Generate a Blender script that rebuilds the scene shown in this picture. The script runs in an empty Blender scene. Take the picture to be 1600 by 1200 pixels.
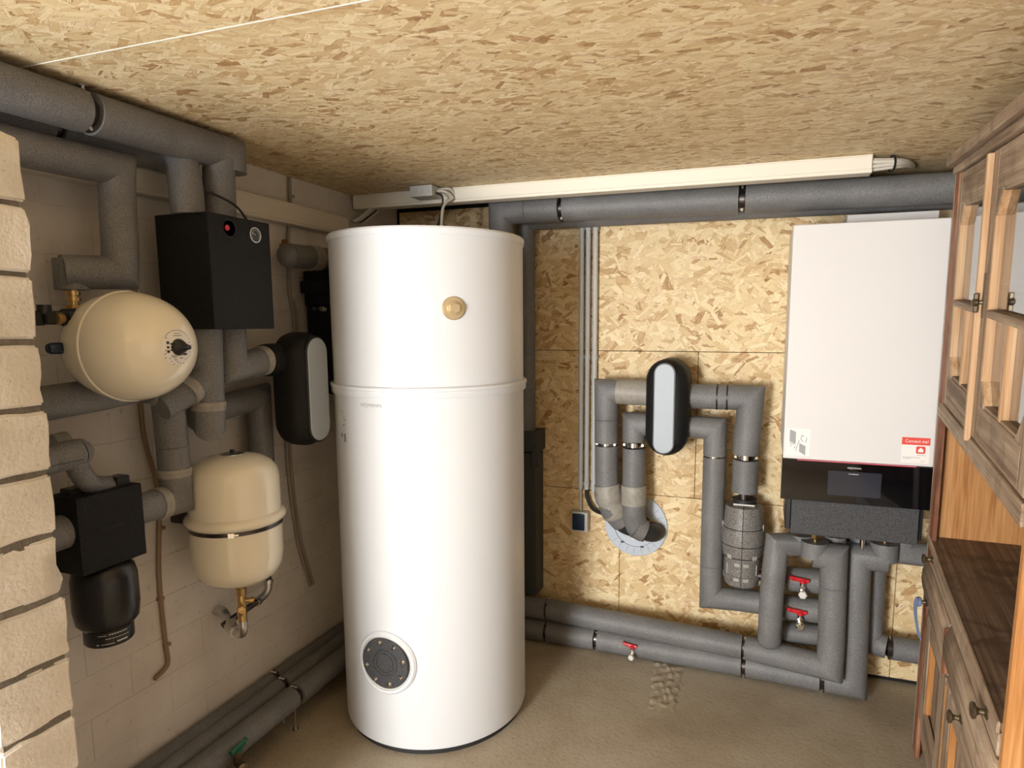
import bpy, bmesh, math, random
from mathutils import Vector, Matrix, Euler
random.seed(7)
PI = math.pi
V = Vector
S = bpy.context.scene
C = S.collection

# ------------------------------------------------------------------ camera
cam_d = bpy.data.cameras.new('camera')
cam = bpy.data.objects.new('camera', cam_d); C.objects.link(cam)
cr, cu, cf = V((0.94325215, 0.33206451, -0.00292300)), V((-0.03942786, 0.12072879, 0.99190221)), V((-0.32972842, 0.93549865, -0.12697029))
cam.matrix_world = Matrix(((cr.x, cu.x, -cf.x, 1.68445), (cr.y, cu.y, -cf.y, -2.76491), (cr.z, cu.z, -cf.z, 1.43283), (0, 0, 0, 1)))
cam_d.sensor_fit = 'HORIZONTAL'; cam_d.sensor_width = 36.0
cam_d.lens = 1014.21 / 1600 * 36.0
cam_d.shift_x = -39.1 / 1600; cam_d.shift_y = 34.3 / 1600
cam_d.clip_start = 0.02
S.camera = cam

# ------------------------------------------------------------------ light
w = bpy.data.worlds.new('daylight'); S.world = w; w.use_nodes = True
bg = w.node_tree.nodes['Background']
bg.inputs[0].default_value = (0.84, 0.92, 1.0, 1); bg.inputs[1].default_value = 2.9

def area(name, loc, rot, sx, sy, e, col):
    d = bpy.data.lights.new(name, 'AREA'); d.shape = 'RECTANGLE'; d.size = sx; d.size_y = sy; d.energy = e; d.color = col
    o = bpy.data.objects.new(name, d); C.objects.link(o); o.location = loc; o.rotation_euler = rot
    return o
# daylight through the open garage door behind the camera: sun-lit forecourt low down, sky above it
area('forecourt_bounce', (0.46, -4.70, 0.98), (PI / 2 + .02, 0, 0), .50, .90, 50, (1.0, 0.99, 0.97))
area('door_skylight', (0.42, -4.85, 1.20), (PI / 2, 0, 0), .95, 1.3, 22, (0.80, 0.90, 1.0))

S.view_settings.view_transform = 'Standard'
S.view_settings.look = 'None'
S.view_settings.gamma = 1.0
S.view_settings.use_curve_mapping = False
S.view_settings.exposure = 1.17

# ------------------------------------------------------------------ materials
M = {}
def newmat(name):
    m = bpy.data.materials.new(name); m.use_nodes = True
    nt = m.node_tree; b = nt.nodes['Principled BSDF']
    M[name] = m
    return m, nt, b
def N(nt, t, **kw):
    n = nt.nodes.new(t)
    for k, v in kw.items():
        if k.startswith('i_'):
            key = k[2:]; key = int(key) if key.isdigit() else key.replace('_', ' ')
            n.inputs[key].default_value = v
        else: setattr(n, k, v)
    return n
def ramp(nt, fac, stops, interp='LINEAR'):
    r = N(nt, 'ShaderNodeValToRGB'); cr_ = r.color_ramp; cr_.interpolation = interp
    while len(cr_.elements) > 1: cr_.elements.remove(cr_.elements[-1])
    cr_.elements[0].position = stops[0][0]; cr_.elements[0].color = (*stops[0][1], 1)
    for p_, c_ in stops[1:]:
        e = cr_.elements.new(p_); e.color = (*c_, 1)
    nt.links.new(fac, r.inputs[0]); return r.outputs[0]
def bump(nt, b, h, strength=.3, dist=.002):
    n = N(nt, 'ShaderNodeBump'); n.inputs['Strength'].default_value = strength; n.inputs['Distance'].default_value = dist
    nt.links.new(h, n.inputs['Height']); nt.links.new(n.outputs[0], b.inputs['Normal'])
def math_(nt, op, a, bb=None):
    n = N(nt, 'ShaderNodeMath', operation=op)
    for i, q in enumerate((a, bb)):
        if q is None: continue
        if isinstance(q, (int, float)): n.inputs[i].default_value = q
        else: nt.links.new(q, n.inputs[i])
    return n.outputs[0]
def mixc(nt, f, a, bb, mode='MIX'):
    n = N(nt, 'ShaderNodeMix', data_type='RGBA', blend_type=mode)
    for i, q in ((0, f), (6, a), (7, bb)):
        if isinstance(q, (int, float)): n.inputs[i].default_value = q
        elif isinstance(q, tuple): n.inputs[i].default_value = (*q, 1)
        else: nt.links.new(q, n.inputs[i])
    return n.outputs[2]

def simple(name, col, rough=.5, metal=0, spec=.5, noise=0, nscale=200, bmp=0, coat=0):
    m, nt, b = newmat(name)
    b.inputs['Base Color'].default_value = (*col, 1); b.inputs['Roughness'].default_value = rough
    b.inputs['Metallic'].default_value = metal; b.inputs['Specular IOR Level'].default_value = spec
    b.inputs['Coat Weight'].default_value = coat
    if noise or bmp:
        g = N(nt, 'ShaderNodeNewGeometry')
        n = N(nt, 'ShaderNodeTexNoise', i_Scale=nscale, i_Detail=3.0)
        nt.links.new(g.outputs['Position'], n.inputs['Vector'])
        if noise:
            lo = tuple(c * (1 - noise) for c in col); hi = tuple(min(1, c * (1 + noise)) for c in col)
            nt.links.new(ramp(nt, n.outputs[0], [(.3, lo), (.7, hi)]), b.inputs['Base Color'])
        if bmp: bump(nt, b, n.outputs[0], bmp, .003)
    return m

def osb(name, tone, axes, seed, spread=1.0, size=1.0):
    """oriented strand board: layers of separate straight-edged flakes, each with its own angle, colour and fibre"""
    m, nt, b = newmat(name)
    g = N(nt, 'ShaderNodeNewGeometry'); sp = N(nt, 'ShaderNodeSeparateXYZ'); nt.links.new(g.outputs['Position'], sp.inputs[0])
    cb = N(nt, 'ShaderNodeCombineXYZ')
    nt.links.new(sp.outputs[axes[0]], cb.inputs[0]); nt.links.new(sp.outputs[axes[1]], cb.inputs[1])
    rag = N(nt, 'ShaderNodeTexNoise', noise_dimensions='2D', i_Scale=45.0, i_Detail=2.0); nt.links.new(cb.outputs[0], rag.inputs['Vector'])
    rg = math_(nt, 'MULTIPLY', math_(nt, 'SUBTRACT', rag.outputs[0], .5), .16)
    t = lambda c: tuple(min(1, x * y) for x, y in zip(c, tone))
    pal = [(0.0, t((.36, .20, .09))), (.05, t((.54, .36, .18))), (.16, t((.66, .49, .27))), (.42, t((.75, .60, .36))),
           (.72, t((.81, .68, .43))), (.95, t((.89, .78, .54))), (1.0, t((.62, .42, .26)))]
    random.seed(seed)
    mp = N(nt, 'ShaderNodeMapping'); nt.links.new(cb.outputs[0], mp.inputs[0]); mp.inputs['Scale'].default_value = (14 / size, 60 / size, 1)
    v0 = N(nt, 'ShaderNodeTexVoronoi', voronoi_dimensions='2D', i_Scale=1.0); nt.links.new(mp.outputs[0], v0.inputs['Vector'])
    s0 = N(nt, 'ShaderNodeSeparateColor'); nt.links.new(v0.outputs['Color'], s0.inputs[0])
    col = ramp(nt, s0.outputs[0], pal); hgt = math_(nt, 'MULTIPLY', s0.outputs[1], .3)
    for i in range(9):
        sc = (6.5, 9.5, 8.0, 12.0, 10.0, 15.0, 11.0, 19.0, 14.0)[i] / size
        mp = N(nt, 'ShaderNodeMapping'); nt.links.new(cb.outputs[0], mp.inputs[0])
        mp.inputs['Location'].default_value = (random.uniform(0, 50), random.uniform(0, 50), 0); mp.inputs['Scale'].default_value = (sc, sc * 1.9, 1)
        vo = N(nt, 'ShaderNodeTexVoronoi', voronoi_dimensions='2D', feature='F1', i_Scale=1.0); nt.links.new(mp.outputs[0], vo.inputs['Vector'])
        c3 = N(nt, 'ShaderNodeSeparateColor'); nt.links.new(vo.outputs['Color'], c3.inputs[0])
        lv = N(nt, 'ShaderNodeVectorMath', operation='SUBTRACT'); nt.links.new(mp.outputs[0], lv.inputs[0]); nt.links.new(vo.outputs['Position'], lv.inputs[1])
        us = N(nt, 'ShaderNodeVectorMath', operation='MULTIPLY'); nt.links.new(lv.outputs[0], us.inputs[0]); us.inputs[1].default_value = (1, 1 / 1.9, 0)
        vr = N(nt, 'ShaderNodeVectorRotate', rotation_type='Z_AXIS'); nt.links.new(us.outputs[0], vr.inputs['Vector'])
        nt.links.new(math_(nt, 'MULTIPLY', math_(nt, 'SUBTRACT', c3.outputs[1], .5), 2.3 * spread), vr.inputs['Angle'])
        q = N(nt, 'ShaderNodeSeparateXYZ'); nt.links.new(vr.outputs[0], q.inputs[0])
        ax_ = math_(nt, 'ABSOLUTE', math_(nt, 'ADD', q.outputs[0], rg)); ay_ = math_(nt, 'ABSOLUTE', math_(nt, 'ADD', q.outputs[1], math_(nt, 'MULTIPLY', rg, .25)))
        wd = math_(nt, 'ADD', .045, math_(nt, 'MULTIPLY', c3.outputs[2], .13))
        inx = math_(nt, 'LESS_THAN', ax_, .42); dy = math_(nt, 'SUBTRACT', wd, ay_); iny = math_(nt, 'GREATER_THAN', dy, 0.0)
        mask = math_(nt, 'MULTIPLY', inx, iny)
        mf = N(nt, 'ShaderNodeMapping'); nt.links.new(vr.outputs[0], mf.inputs[0]); mf.inputs['Scale'].default_value = (3, 45, 1)
        ad = N(nt, 'ShaderNodeVectorMath', operation='ADD'); nt.links.new(mf.outputs[0], ad.inputs[0]); nt.links.new(vo.outputs['Position'], ad.inputs[1])
        fib = N(nt, 'ShaderNodeTexNoise', noise_dimensions='2D', i_Scale=1.0, i_Detail=2.0); nt.links.new(ad.outputs[0], fib.inputs['Vector'])
        f = math_(nt, 'ADD', c3.outputs[0], math_(nt, 'MULTIPLY', math_(nt, 'SUBTRACT', fib.outputs[0], .5), .45))
        c_ = ramp(nt, f, pal)
        edge = math_(nt, 'ADD', math_(nt, 'MULTIPLY', math_(nt, 'GREATER_THAN', dy, .011), .30), .70)
        mul = N(nt, 'ShaderNodeVectorMath', operation='SCALE'); nt.links.new(c_, mul.inputs[0]); nt.links.new(edge, mul.inputs['Scale'])
        col = mixc(nt, mask, col, mul.outputs[0])
        mh = N(nt, 'ShaderNodeMix', data_type='FLOAT'); nt.links.new(mask, mh.inputs[0]); nt.links.new(hgt, mh.inputs[2]); nt.links.new(math_(nt, 'ADD', c3.outputs[2], i * .1), mh.inputs[3]); hgt = mh.outputs[0]
    sk = N(nt, 'ShaderNodeTexNoise', noise_dimensions='2D', i_Scale=95.0, i_Detail=4.0, i_Roughness=.7); nt.links.new(cb.outputs[0], sk.inputs['Vector'])
    skm = ramp(nt, sk.outputs[0], [(.30, (1, 1, 1)), (.34, (0, 0, 0))])
    col = mixc(nt, math_(nt, 'MULTIPLY', skm, .6), col, t((.26, .14, .065)))
    nt.links.new(col, b.inputs['Base Color'])
    b.inputs['Roughness'].default_value = .55; b.inputs['Specular IOR Level'].default_value = .3
    bump(nt, b, hgt, .3, .0012)
    return m
osb('osb_wall', (.97, .91, .83), (0, 2), 3, spread=1.15, size=1.15)
osb('osb_ceiling', (.98, .945, .91), (0, 1), 11, spread=.8, size=.85)

def foam():
    m, nt, b = newmat('grey_foam')
    g = N(nt, 'ShaderNodeNewGeometry')
    n = N(nt, 'ShaderNodeTexNoise', i_Scale=420.0, i_Detail=2.0); nt.links.new(g.outputs['Position'], n.inputs['Vector'])
    n2 = N(nt, 'ShaderNodeTexNoise', i_Scale=9.0, i_Detail=3.0); nt.links.new(g.outputs['Position'], n2.inputs['Vector'])
    f = math_(nt, 'ADD', n.outputs[0], math_(nt, 'MULTIPLY', math_(nt, 'SUBTRACT', n2.outputs[0], .5), .3))
    nt.links.new(ramp(nt, f, [(.30, (.105, .102, .100)), (.5, (.155, .151, .149)), (.74, (.26, .255, .25))]), b.inputs['Base Color'])
    b.inputs['Roughness'].default_value = .52; b.inputs['Specular IOR Level'].default_value = .45
    bump(nt, b, n.outputs[0], .5, .0012)
foam()
def epp(name, lo, hi, rough=.55):
    m, nt, b = newmat(name)
    g = N(nt, 'ShaderNodeNewGeometry')
    n = N(nt, 'ShaderNodeTexVoronoi', i_Scale=260.0); nt.links.new(g.outputs['Position'], n.inputs['Vector'])
    nt.links.new(ramp(nt, n.outputs['Distance'], [(.2, hi), (.8, lo)]), b.inputs['Base Color'])
    b.inputs['Roughness'].default_value = rough; b.inputs['Specular IOR Level'].default_value = .22 if lo[0] < .03 else .35
    bump(nt, b, n.outputs['Distance'], .35, .001)
epp('black_epp', (.006, .006, .006), (.014, .013, .013))
epp('anthracite_epp', (.035, .035, .036), (.075, .075, .077), .6)
epp('grey_epp', (.10, .093, .085), (.26, .245, .225), .42)

def plaster(name, base, dirt, scale, amount, bmp):
    m, nt, b = newmat(name)
    g = N(nt, 'ShaderNodeNewGeometry')
    n = N(nt, 'ShaderNodeTexNoise', i_Scale=scale, i_Detail=6.0, i_Roughness=.6); nt.links.new(g.outputs['Position'], n.inputs['Vector'])
    n2 = N(nt, 'ShaderNodeTexNoise', i_Scale=scale * 14, i_Detail=4.0); nt.links.new(g.outputs['Position'], n2.inputs['Vector'])
    c1 = ramp(nt, n.outputs[0], [(.32, dirt), (.32 + amount, base)])
    c2 = ramp(nt, n2.outputs[0], [(.27, tuple(c * .62 for c in base)), (.36, (1, 1, 1))])
    col = mixc(nt, .45, c1, c2, 'MULTIPLY')
    nt.links.new(col, b.inputs['Base Color']); b.inputs['Roughness'].default_value = .85; b.inputs['Specular IOR Level'].default_value = .2
    h = math_(nt, 'ADD', n.outputs[0], math_(nt, 'MULTIPLY', n2.outputs[0], .4))
    bump(nt, b, h, bmp, .01)
plaster('painted_masonry', (.70, .645, .585), (.60, .54, .48), 3.5, .25, .3)
plaster('limewash_brick', (.72, .67, .60), (.62, .57, .50), 9, .25, .3)
plaster('grey_mortar', (.27, .235, .19), (.19, .16, .13), 40, .3, .9)
plaster('rough_plaster', (.46, .41, .36), (.34, .29, .25), 8, .3, .5)

def concrete():
    m, nt, b = newmat('concrete_floor')
    g = N(nt, 'ShaderNodeNewGeometry')
    n = N(nt, 'ShaderNodeTexNoise', i_Scale=2.2, i_Detail=7.0, i_Roughness=.6); nt.links.new(g.outputs['Position'], n.inputs['Vector'])
    n2 = N(nt, 'ShaderNodeTexNoise', i_Scale=70.0, i_Detail=5.0, i_Roughness=.7); nt.links.new(g.outputs['Position'], n2.inputs['Vector'])
    c1 = ramp(nt, n.outputs[0], [(.3, (.31, .25, .175)), (.5, (.40, .335, .245)), (.72, (.47, .41, .32))])
    c2 = ramp(nt, n2.outputs[0], [(.28, (.45, .42, .38)), (.45, (1, 1, 1))])
    nt.links.new(mixc(nt, .6, c1, c2, 'MULTIPLY'), b.inputs['Base Color'])
    b.inputs['Roughness'].default_value = .8; b.inputs['Specular IOR Level'].default_value = .25
    bump(nt, b, math_(nt, 'ADD', n.outputs[0], math_(nt, 'MULTIPLY', n2.outputs[0], .45)), .32, .012)
concrete()

def wood(name, lo, mid, hi, along, rough=.6, stain=0.0, ring=1.0):
    m, nt, b = newmat(name)
    tc = N(nt, 'ShaderNodeTexCoord')
    mp = N(nt, 'ShaderNodeMapping'); nt.links.new(tc.outputs['Object'], mp.inputs[0])
    sc = [34.0 * ring] * 3; sc[along] = 1.6; mp.inputs['Scale'].default_value = sc
    n = N(nt, 'ShaderNodeTexNoise', i_Scale=1.0, i_Detail=5.0, i_Distortion=.7); nt.links.new(mp.outputs[0], n.inputs['Vector'])
    mp2 = N(nt, 'ShaderNodeMapping'); nt.links.new(tc.outputs['Object'], mp2.inputs[0])
    sc2 = [240.0] * 3; sc2[along] = 7.0; mp2.inputs['Scale'].default_value = sc2
    f2 = N(nt, 'ShaderNodeTexNoise', i_Scale=1.0, i_Detail=3.0); nt.links.new(mp2.outputs[0], f2.inputs['Vector'])
    f = math_(nt, 'ADD', n.outputs[0], math_(nt, 'MULTIPLY', math_(nt, 'SUBTRACT', f2.outputs[0], .5), .45))
    col = ramp(nt, f, [(.32, lo), (.5, mid), (.68, hi)])
    if stain:
        s = N(nt, 'ShaderNodeTexNoise', i_Scale=9.0, i_Detail=4.0, i_Distortion=1.0); nt.links.new(tc.outputs['Object'], s.inputs['Vector'])
        sm = ramp(nt, s.outputs[0], [(.50, (0, 0, 0)), (.64, (1, 1, 1))])
        col = mixc(nt, math_(nt, 'MULTIPLY', sm, stain), col, tuple(c * .55 for c in lo))
    nt.links.new(col, b.inputs['Base Color'])
    b.inputs['Roughness'].default_value = rough; b.inputs['Specular IOR Level'].default_value = .3
    bump(nt, b, f, .4, .002)
# dresser-local axes: 0 = length, 1 = depth, 2 = height
wood('weathered_wood_long', (.17, .112, .070), (.30, .212, .142), (.42, .325, .235), 0, .7, .35)
wood('weathered_wood_tall', (.18, .12, .077), (.31, .22, .148), (.43, .335, .245), 2, .7, .3)
wood('honey_pine_tall', (.29, .115, .032), (.43, .195, .063), (.54, .28, .11), 2, .5)
wood('bright_pine_tall', (.34, .185, .085), (.47, .28, .145), (.56, .37, .215), 2, .5)
wood('red_brown_tall', (.12, .045, .022), (.24, .095, .05), (.38, .19, .11), 2, .65, .4)
wood('counter_wood', (.085, .052, .032), (.135, .085, .055), (.20, .135, .09), 0, .55, .75, 2.0)
wood('dark_inside_wood', (.02, .014, .01), (.035, .025, .018), (.05, .04, .03), 2, .8)

simple('tank_white', (.70, .71, .725), .38, spec=.45)
simple('boiler_white', (.72, .70, .68), .42, spec=.35)
simple('cream_enamel', (.84, .775, .63), .16, spec=.5, coat=.4)
simple('pale_grey_plastic', (.38, .42, .46), .42, spec=.35)
simple('ring_plastic', (.50, .54, .60), .5)
simple('trunking_white', (.82, .76, .64), .45)
simple('wall_duct', (.66, .60, .50), .5)
simple('pvc_conduit', (.56, .56, .54), .45)
simple('junction_grey', (.55, .55, .52), .5)
simple('tape_greige', (.30, .275, .235), .5, noise=.12, nscale=60)
simple('black_plastic', (.012, .012, .013), .35)
simple('black_glass', (.003, .003, .004), .06, spec=.6)
simple('display_grey', (.030, .032, .042), .10)
simple('black_gloss', (.010, .010, .011), .30, bmp=.25, nscale=60)
simple('dark_rubber', (.02, .02, .02), .6)
simple('dark_grey_plastic', (.045, .05, .047), .6)
simple('steel', (.62, .61, .60), .28, metal=1)
simple('chrome', (.78, .77, .75), .14, metal=1)
simple('dark_steel', (.10, .085, .08), .3, metal=.9)
simple('brass', (.60, .42, .18), .3, metal=1)
simple('pale_brass', (.66, .54, .34), .42, metal=.75)
simple('antique_brass', (.18, .14, .09), .4, metal=.9)
simple('red_plastic', (.55, .012, .02), .35)
simple('green_plastic', (.01, .11, .055), .35)
simple('label_red', (.74, .07, .045), .5)
simple('pink_strip', (.62, .10, .14), .4)
simple('label_white', (.84, .81, .77), .5)
simple('print_grey', (.33, .33, .33), .5)
simple('print_dark', (.03, .03, .03), .5)
simple('print_white', (.75, .75, .75), .5)
simple('emboss_black', (.002, .002, .002), .5)
simple('cable_white', (.62, .58, .50), .5)
simple('cable_black', (.01, .01, .01), .5)
simple('brown_conduit', (.26, .17, .10), .5)
simple('grey_conduit', (.30, .25, .20), .5)
simple('navy_plastic', (.005, .018, .045), .25)
simple('rust_paint', (.25, .08, .03), .8)
simple('ribbon_blue', (.33, .42, .66), .6)
simple('dark_gap', (.01, .008, .006), .9)
simple('tab_grey', (.36, .34, .31), .5)
simple('felt_white', (.66, .64, .60), .5)
m, nt, b = newmat('cabinet_glass')
b.inputs['Base Color'].default_value = (.95, .97, .96, 1); b.inputs['Roughness'].default_value = .03
b.inputs['Transmission Weight'].default_value = 1.0; b.inputs['IOR'].default_value = 1.9

# ------------------------------------------------------------------ object helpers
BEV = [False]
def weighted_normals(me, lim=.62):
    """bevelled boxes: flat faces keep flat shading, the bevel carries the turn"""
    fn = [p_.normal.copy() for p_ in me.polygons]; fa = [p_.area for p_ in me.polygons]
    v2f = [[] for _ in me.vertices]
    for p_ in me.polygons:
        for v in p_.vertices: v2f[v].append(p_.index)
    out = [None] * len(me.loops)
    for p_ in me.polygons:
        n0 = fn[p_.index]
        for li, v in zip(p_.loop_indices, p_.vertices):
            a = V((0, 0, 0))
            for f in v2f[v]:
                if fn[f].dot(n0) > .8: a += fn[f] * fa[f]
            out[li] = a.normalized() if a.length > 0 else n0
    me.normals_split_custom_set(out)
W = {}          # world position of each object's origin (parents)
def fin(name, bm, mat, parent=None, local=False, sharp=35, origin=None):
    if parent is not None and not local: off = W[parent.name]
    elif parent is None:
        if origin is None:
            xs = [v.co for v in bm.verts]
            lo = [min(c[i] for c in xs) for i in range(3)]; hi = [max(c[i] for c in xs) for i in range(3)]
            off = V(((lo[0] + hi[0]) / 2, (lo[1] + hi[1]) / 2, lo[2]))
        else: off = V(origin)
    else: off = V((0, 0, 0))
    bmesh.ops.translate(bm, vec=-off, verts=bm.verts)
    bmesh.ops.recalc_face_normals(bm, faces=bm.faces)
    me = bpy.data.meshes.new(name); bm.to_mesh(me); bm.free()
    for p_ in me.polygons: p_.use_smooth = True
    me.set_sharp_from_angle(angle=math.radians(sharp))
    if BEV[0]: weighted_normals(me)
    BEV[0] = False
    me.materials.append(M[mat])
    o = bpy.data.objects.new(name, me); C.objects.link(o)
    if parent is not None: o.parent = parent; W[o.name] = off
    else: o.location = off; W[o.name] = off
    return o
def tag(o, label, cat, group=None):
    o['label'] = label; o['category'] = cat
    if group: o['group'] = group
    return o
def thing(name, label, cat, loc, group=None, mat4=None):
    o = bpy.data.objects.new(name, None); C.objects.link(o); o.empty_display_size = .05
    if mat4 is None: o.location = loc; W[o.name] = V(loc)
    else: o.matrix_world = mat4; W[o.name] = V((0, 0, 0))
    return tag(o, label, cat, group)
def struct(o): o['kind'] = 'structure'; return o
def plabel(o, l): o['label'] = l; return o

def box(bm, x0, x1, y0, y1, z0, z1, bev=0, seg=2):
    r = bmesh.ops.create_cube(bm, size=1)
    vs = r['verts']
    for v in vs:
        v.co = V((x0 + (v.co.x + .5) * (x1 - x0), y0 + (v.co.y + .5) * (y1 - y0), z0 + (v.co.z + .5) * (z1 - z0)))
    if bev:
        BEV[0] = True
        es = list({e for v in vs for e in v.link_edges})
        bmesh.ops.bevel(bm, geom=es, offset=bev, segments=seg, affect='EDGES', profile=.5)
    return bm
def perp(d):
    d = d.normalized()
    a = V((0, 0, 1)) if abs(d.z) < .9 else V((1, 0, 0))
    u = d.cross(a).normalized(); return u, d.cross(u).normalized()
def tube(bm, pts, r, n=24, cap=True, groove=.0, radii=None):
    pts = [V(p) for p in pts]
    # insert groove rings at colinear points (a butt joint in the sleeve)
    if groove:
        q = [pts[0]]; rr = [r]
        for i in range(1, len(pts) - 1):
            d1 = (pts[i] - pts[i - 1]).normalized(); d2 = (pts[i + 1] - pts[i]).normalized()
            if d1.dot(d2) > .9999:
                q += [pts[i] - d1 * .0022, pts[i], pts[i] + d1 * .0022]; rr += [r, r * groove, r]
            else: q.append(pts[i]); rr.append(r)
        q.append(pts[-1]); rr.append(r); pts, radii = q, rr
    if radii is None: radii = [r] * len(pts)
    d = (pts[1] - pts[0]).normalized(); u, v = perp(d)
    offs = [u * math.cos(2 * PI * k / n) + v * math.sin(2 * PI * k / n) for k in range(n)]
    prev = None; first = None
    for i, p in enumerate(pts):
        if i == 0: ring = [bm.verts.new(p + o * radii[i]) for o in offs]; first = ring
        elif i == len(pts) - 1: ring = [bm.verts.new(p + o * radii[i]) for o in offs]
        else:
            d2 = (pts[i + 1] - p).normalized(); nn = (d + d2).normalized(); dn = d.dot(nn)
            ring = [bm.verts.new(p + (o - d * (o.dot(nn) / dn)) * radii[i]) for o in offs]
            rot = d.rotation_difference(d2).to_matrix(); offs = [rot @ o for o in offs]; d = d2
        if prev:
            for k in range(n): bm.faces.new((prev[k], prev[(k + 1) % n], ring[(k + 1) % n], ring[k]))
        prev = ring
    if cap: bm.faces.new(first[::-1]); bm.faces.new(prev)
    return bm
def lathe(bm, prof, base, axis=(0, 0, 1), n=40, ref=None):
    """prof = [(radius, distance along axis)]"""
    base = V(base); axis = V(axis).normalized(); u, v = perp(axis)
    if ref is not None: u = V(ref).normalized(); v = axis.cross(u)
    prev = None
    for (r, h) in prof:
        if r < 1e-6: ring = [bm.verts.new(base + axis * h)]
        else: ring = [bm.verts.new(base + axis * h + (u * math.cos(2 * PI * k / n) + v * math.sin(2 * PI * k / n)) * r) for k in range(n)]
        if prev:
            a, b_ = prev, ring
            for k in range(n):
                k2 = (k + 1) % n
                if len(a) == 1 and len(b_) > 1: bm.faces.new((a[0], b_[k2], b_[k]))
                elif len(b_) == 1 and len(a) > 1: bm.faces.new((a[k], a[k2], b_[0]))
                elif len(a) > 1: bm.faces.new((a[k], a[k2], b_[k2], b_[k]))
        prev = ring
    return bm
def cyl(bm, a, b_, r, n=20, r2=None):
    a, b_ = V(a), V(b_); L = (b_ - a).length
    r2 = r if r2 is None else r2
    return lathe(bm, [(0, 0), (r, 0), (r2, L), (0, L)], a, b_ - a, n)
def smooth_path(pts, k=8):
    pts = [V(p) for p in pts]; out = []
    P = [pts[0] * 2 - pts[1]] + pts + [pts[-1] * 2 - pts[-2]]
    for i in range(1, len(P) - 2):
        for j in range(k):
            t = j / k
            out.append(.5 * ((2 * P[i]) + (P[i + 1] - P[i - 1]) * t + (2 * P[i - 1] - 5 * P[i] + 4 * P[i + 1] - P[i + 2]) * t * t + (3 * P[i] - P[i - 1] - 3 * P[i + 1] + P[i + 2]) * t ** 3))
    out.append(pts[-1]); return out
B = bmesh.new

def text_bm(bm, s, size, fn, align='LEFT', squash=1.0):
    cu_ = bpy.data.curves.new('t', 'FONT'); cu_.body = s; cu_.size = size; cu_.align_x = align; cu_.resolution_u = 3
    o = bpy.data.objects.new('t', cu_); C.objects.link(o)
    dg = bpy.context.evaluated_depsgraph_get(); me = bpy.data.meshes.new_from_object(o.evaluated_get(dg))
    vs = [bm.verts.new(fn(v.co.x * squash, v.co.y)) for v in me.vertices]
    for p_ in me.polygons:
        try: bm.faces.new([vs[i] for i in p_.vertices])
        except ValueError: pass
    w_ = max([v.co.x for v in me.vertices] or [0]) * squash
    bpy.data.objects.remove(o); bpy.data.curves.remove(cu_); bpy.data.meshes.remove(me)
    return w_
def logo(bm, width, fn):
    """the maker's word mark: VIE, two small S one above the other, MANN"""
    h = width * .16
    a = text_bm(bm, 'VIE', h, fn, squash=1.15)
    x = a + h * .12
    w1 = text_bm(bm, 'S', h * .78, lambda X, Y: fn(X + x, Y + h * .40), squash=1.2)
    text_bm(bm, 'S', h * .78, lambda X, Y: fn(X + x, Y - h * .28), squash=1.2)
    x2 = x + w1 + h * .12
    text_bm(bm, 'MANN', h, lambda X, Y: fn(X + x2, Y), squash=1.2)
def plane_fn(o, ux, uy): o, ux, uy = V(o), V(ux), V(uy); return lambda X, Y: o + ux * X + uy * Y
def rect(bm, fn, x0, x1, y0, y1):
    bm.faces.new([bm.verts.new(fn(*q)) for q in ((x0, y0), (x1, y0), (x1, y1), (x0, y1))])
def fix(o):
    return o

# pipe hardware -----------------------------------------------------------
def clamp(parent, c, axis, R, rod=None, side=(0, -1, 0)):
    c = V(c); ax = V(axis).normalized(); r = R * .62; sd = V(side)
    bm = B()
    hw = .009
    lathe(bm, [(r, -hw), (r + .0035, -hw), (r + .0035, hw), (r, hw), (r, -hw)], c, ax, 28)
    band = fin('pipe_clamp', bm, 'chrome' if abs(ax.z) > .7 else 'dark_steel', parent)
    for s in (-1, 1):
        bm = B(); p = c + sd * 0 + (sd.cross(ax) * s * (r + .007))
        cyl(bm, p - sd * .010, p + sd * .012, .0035, 8)
        q = p + sd * .012; cyl(bm, q, q + sd * .004, .0055, 6); fin('clamp_screw', bm, 'chrome', band)
    if rod is not None:
        bm = B(); cyl(bm, c + (V(rod) - c).normalized() * r, rod, .0042, 10)
        cyl(bm, V(rod) + (c - V(rod)).normalized() * .004, rod, .011, 12); fin('threaded_rod', bm, 'steel', band)
    o = band
    bm = B(); lathe(bm, [(r * .55, -.006), (r, -.006), (r, .006), (r * .55, .006), (r * .55, -.006)], c, ax, 28)
    fin('rubber_lining', bm, 'dark_rubber', o)
def tapeband(parent, a, b_, R, mat='tape_greige', extra=.0025):
    bm = B(); a, b_ = V(a), V(b_); d = (b_ - a); L = d.length; r = R + extra
    k = max(2, int(L / .035)); prof = [(R * .9, 0), (r, .0)]
    for i in range(k):
        prof += [(r + .0012 * (i % 2), L * (i + .08) / k), (r + .0012 * (i % 2), L * (i + .95) / k)]
    prof += [(r, L), (R * .9, L)]
    lathe(bm, prof, a, d, 28); return fin('tape_band', bm, mat, parent)
def strap(parent, c, axis, R, mat='black_plastic', w_=.006):
    bm = B(); lathe(bm, [(R * .97, -w_ / 2), (R + .0015, -w_ / 2), (R + .0015, w_ / 2), (R * .97, w_ / 2)], c, axis, 28)
    return fin('strap', bm, mat, parent)
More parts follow.
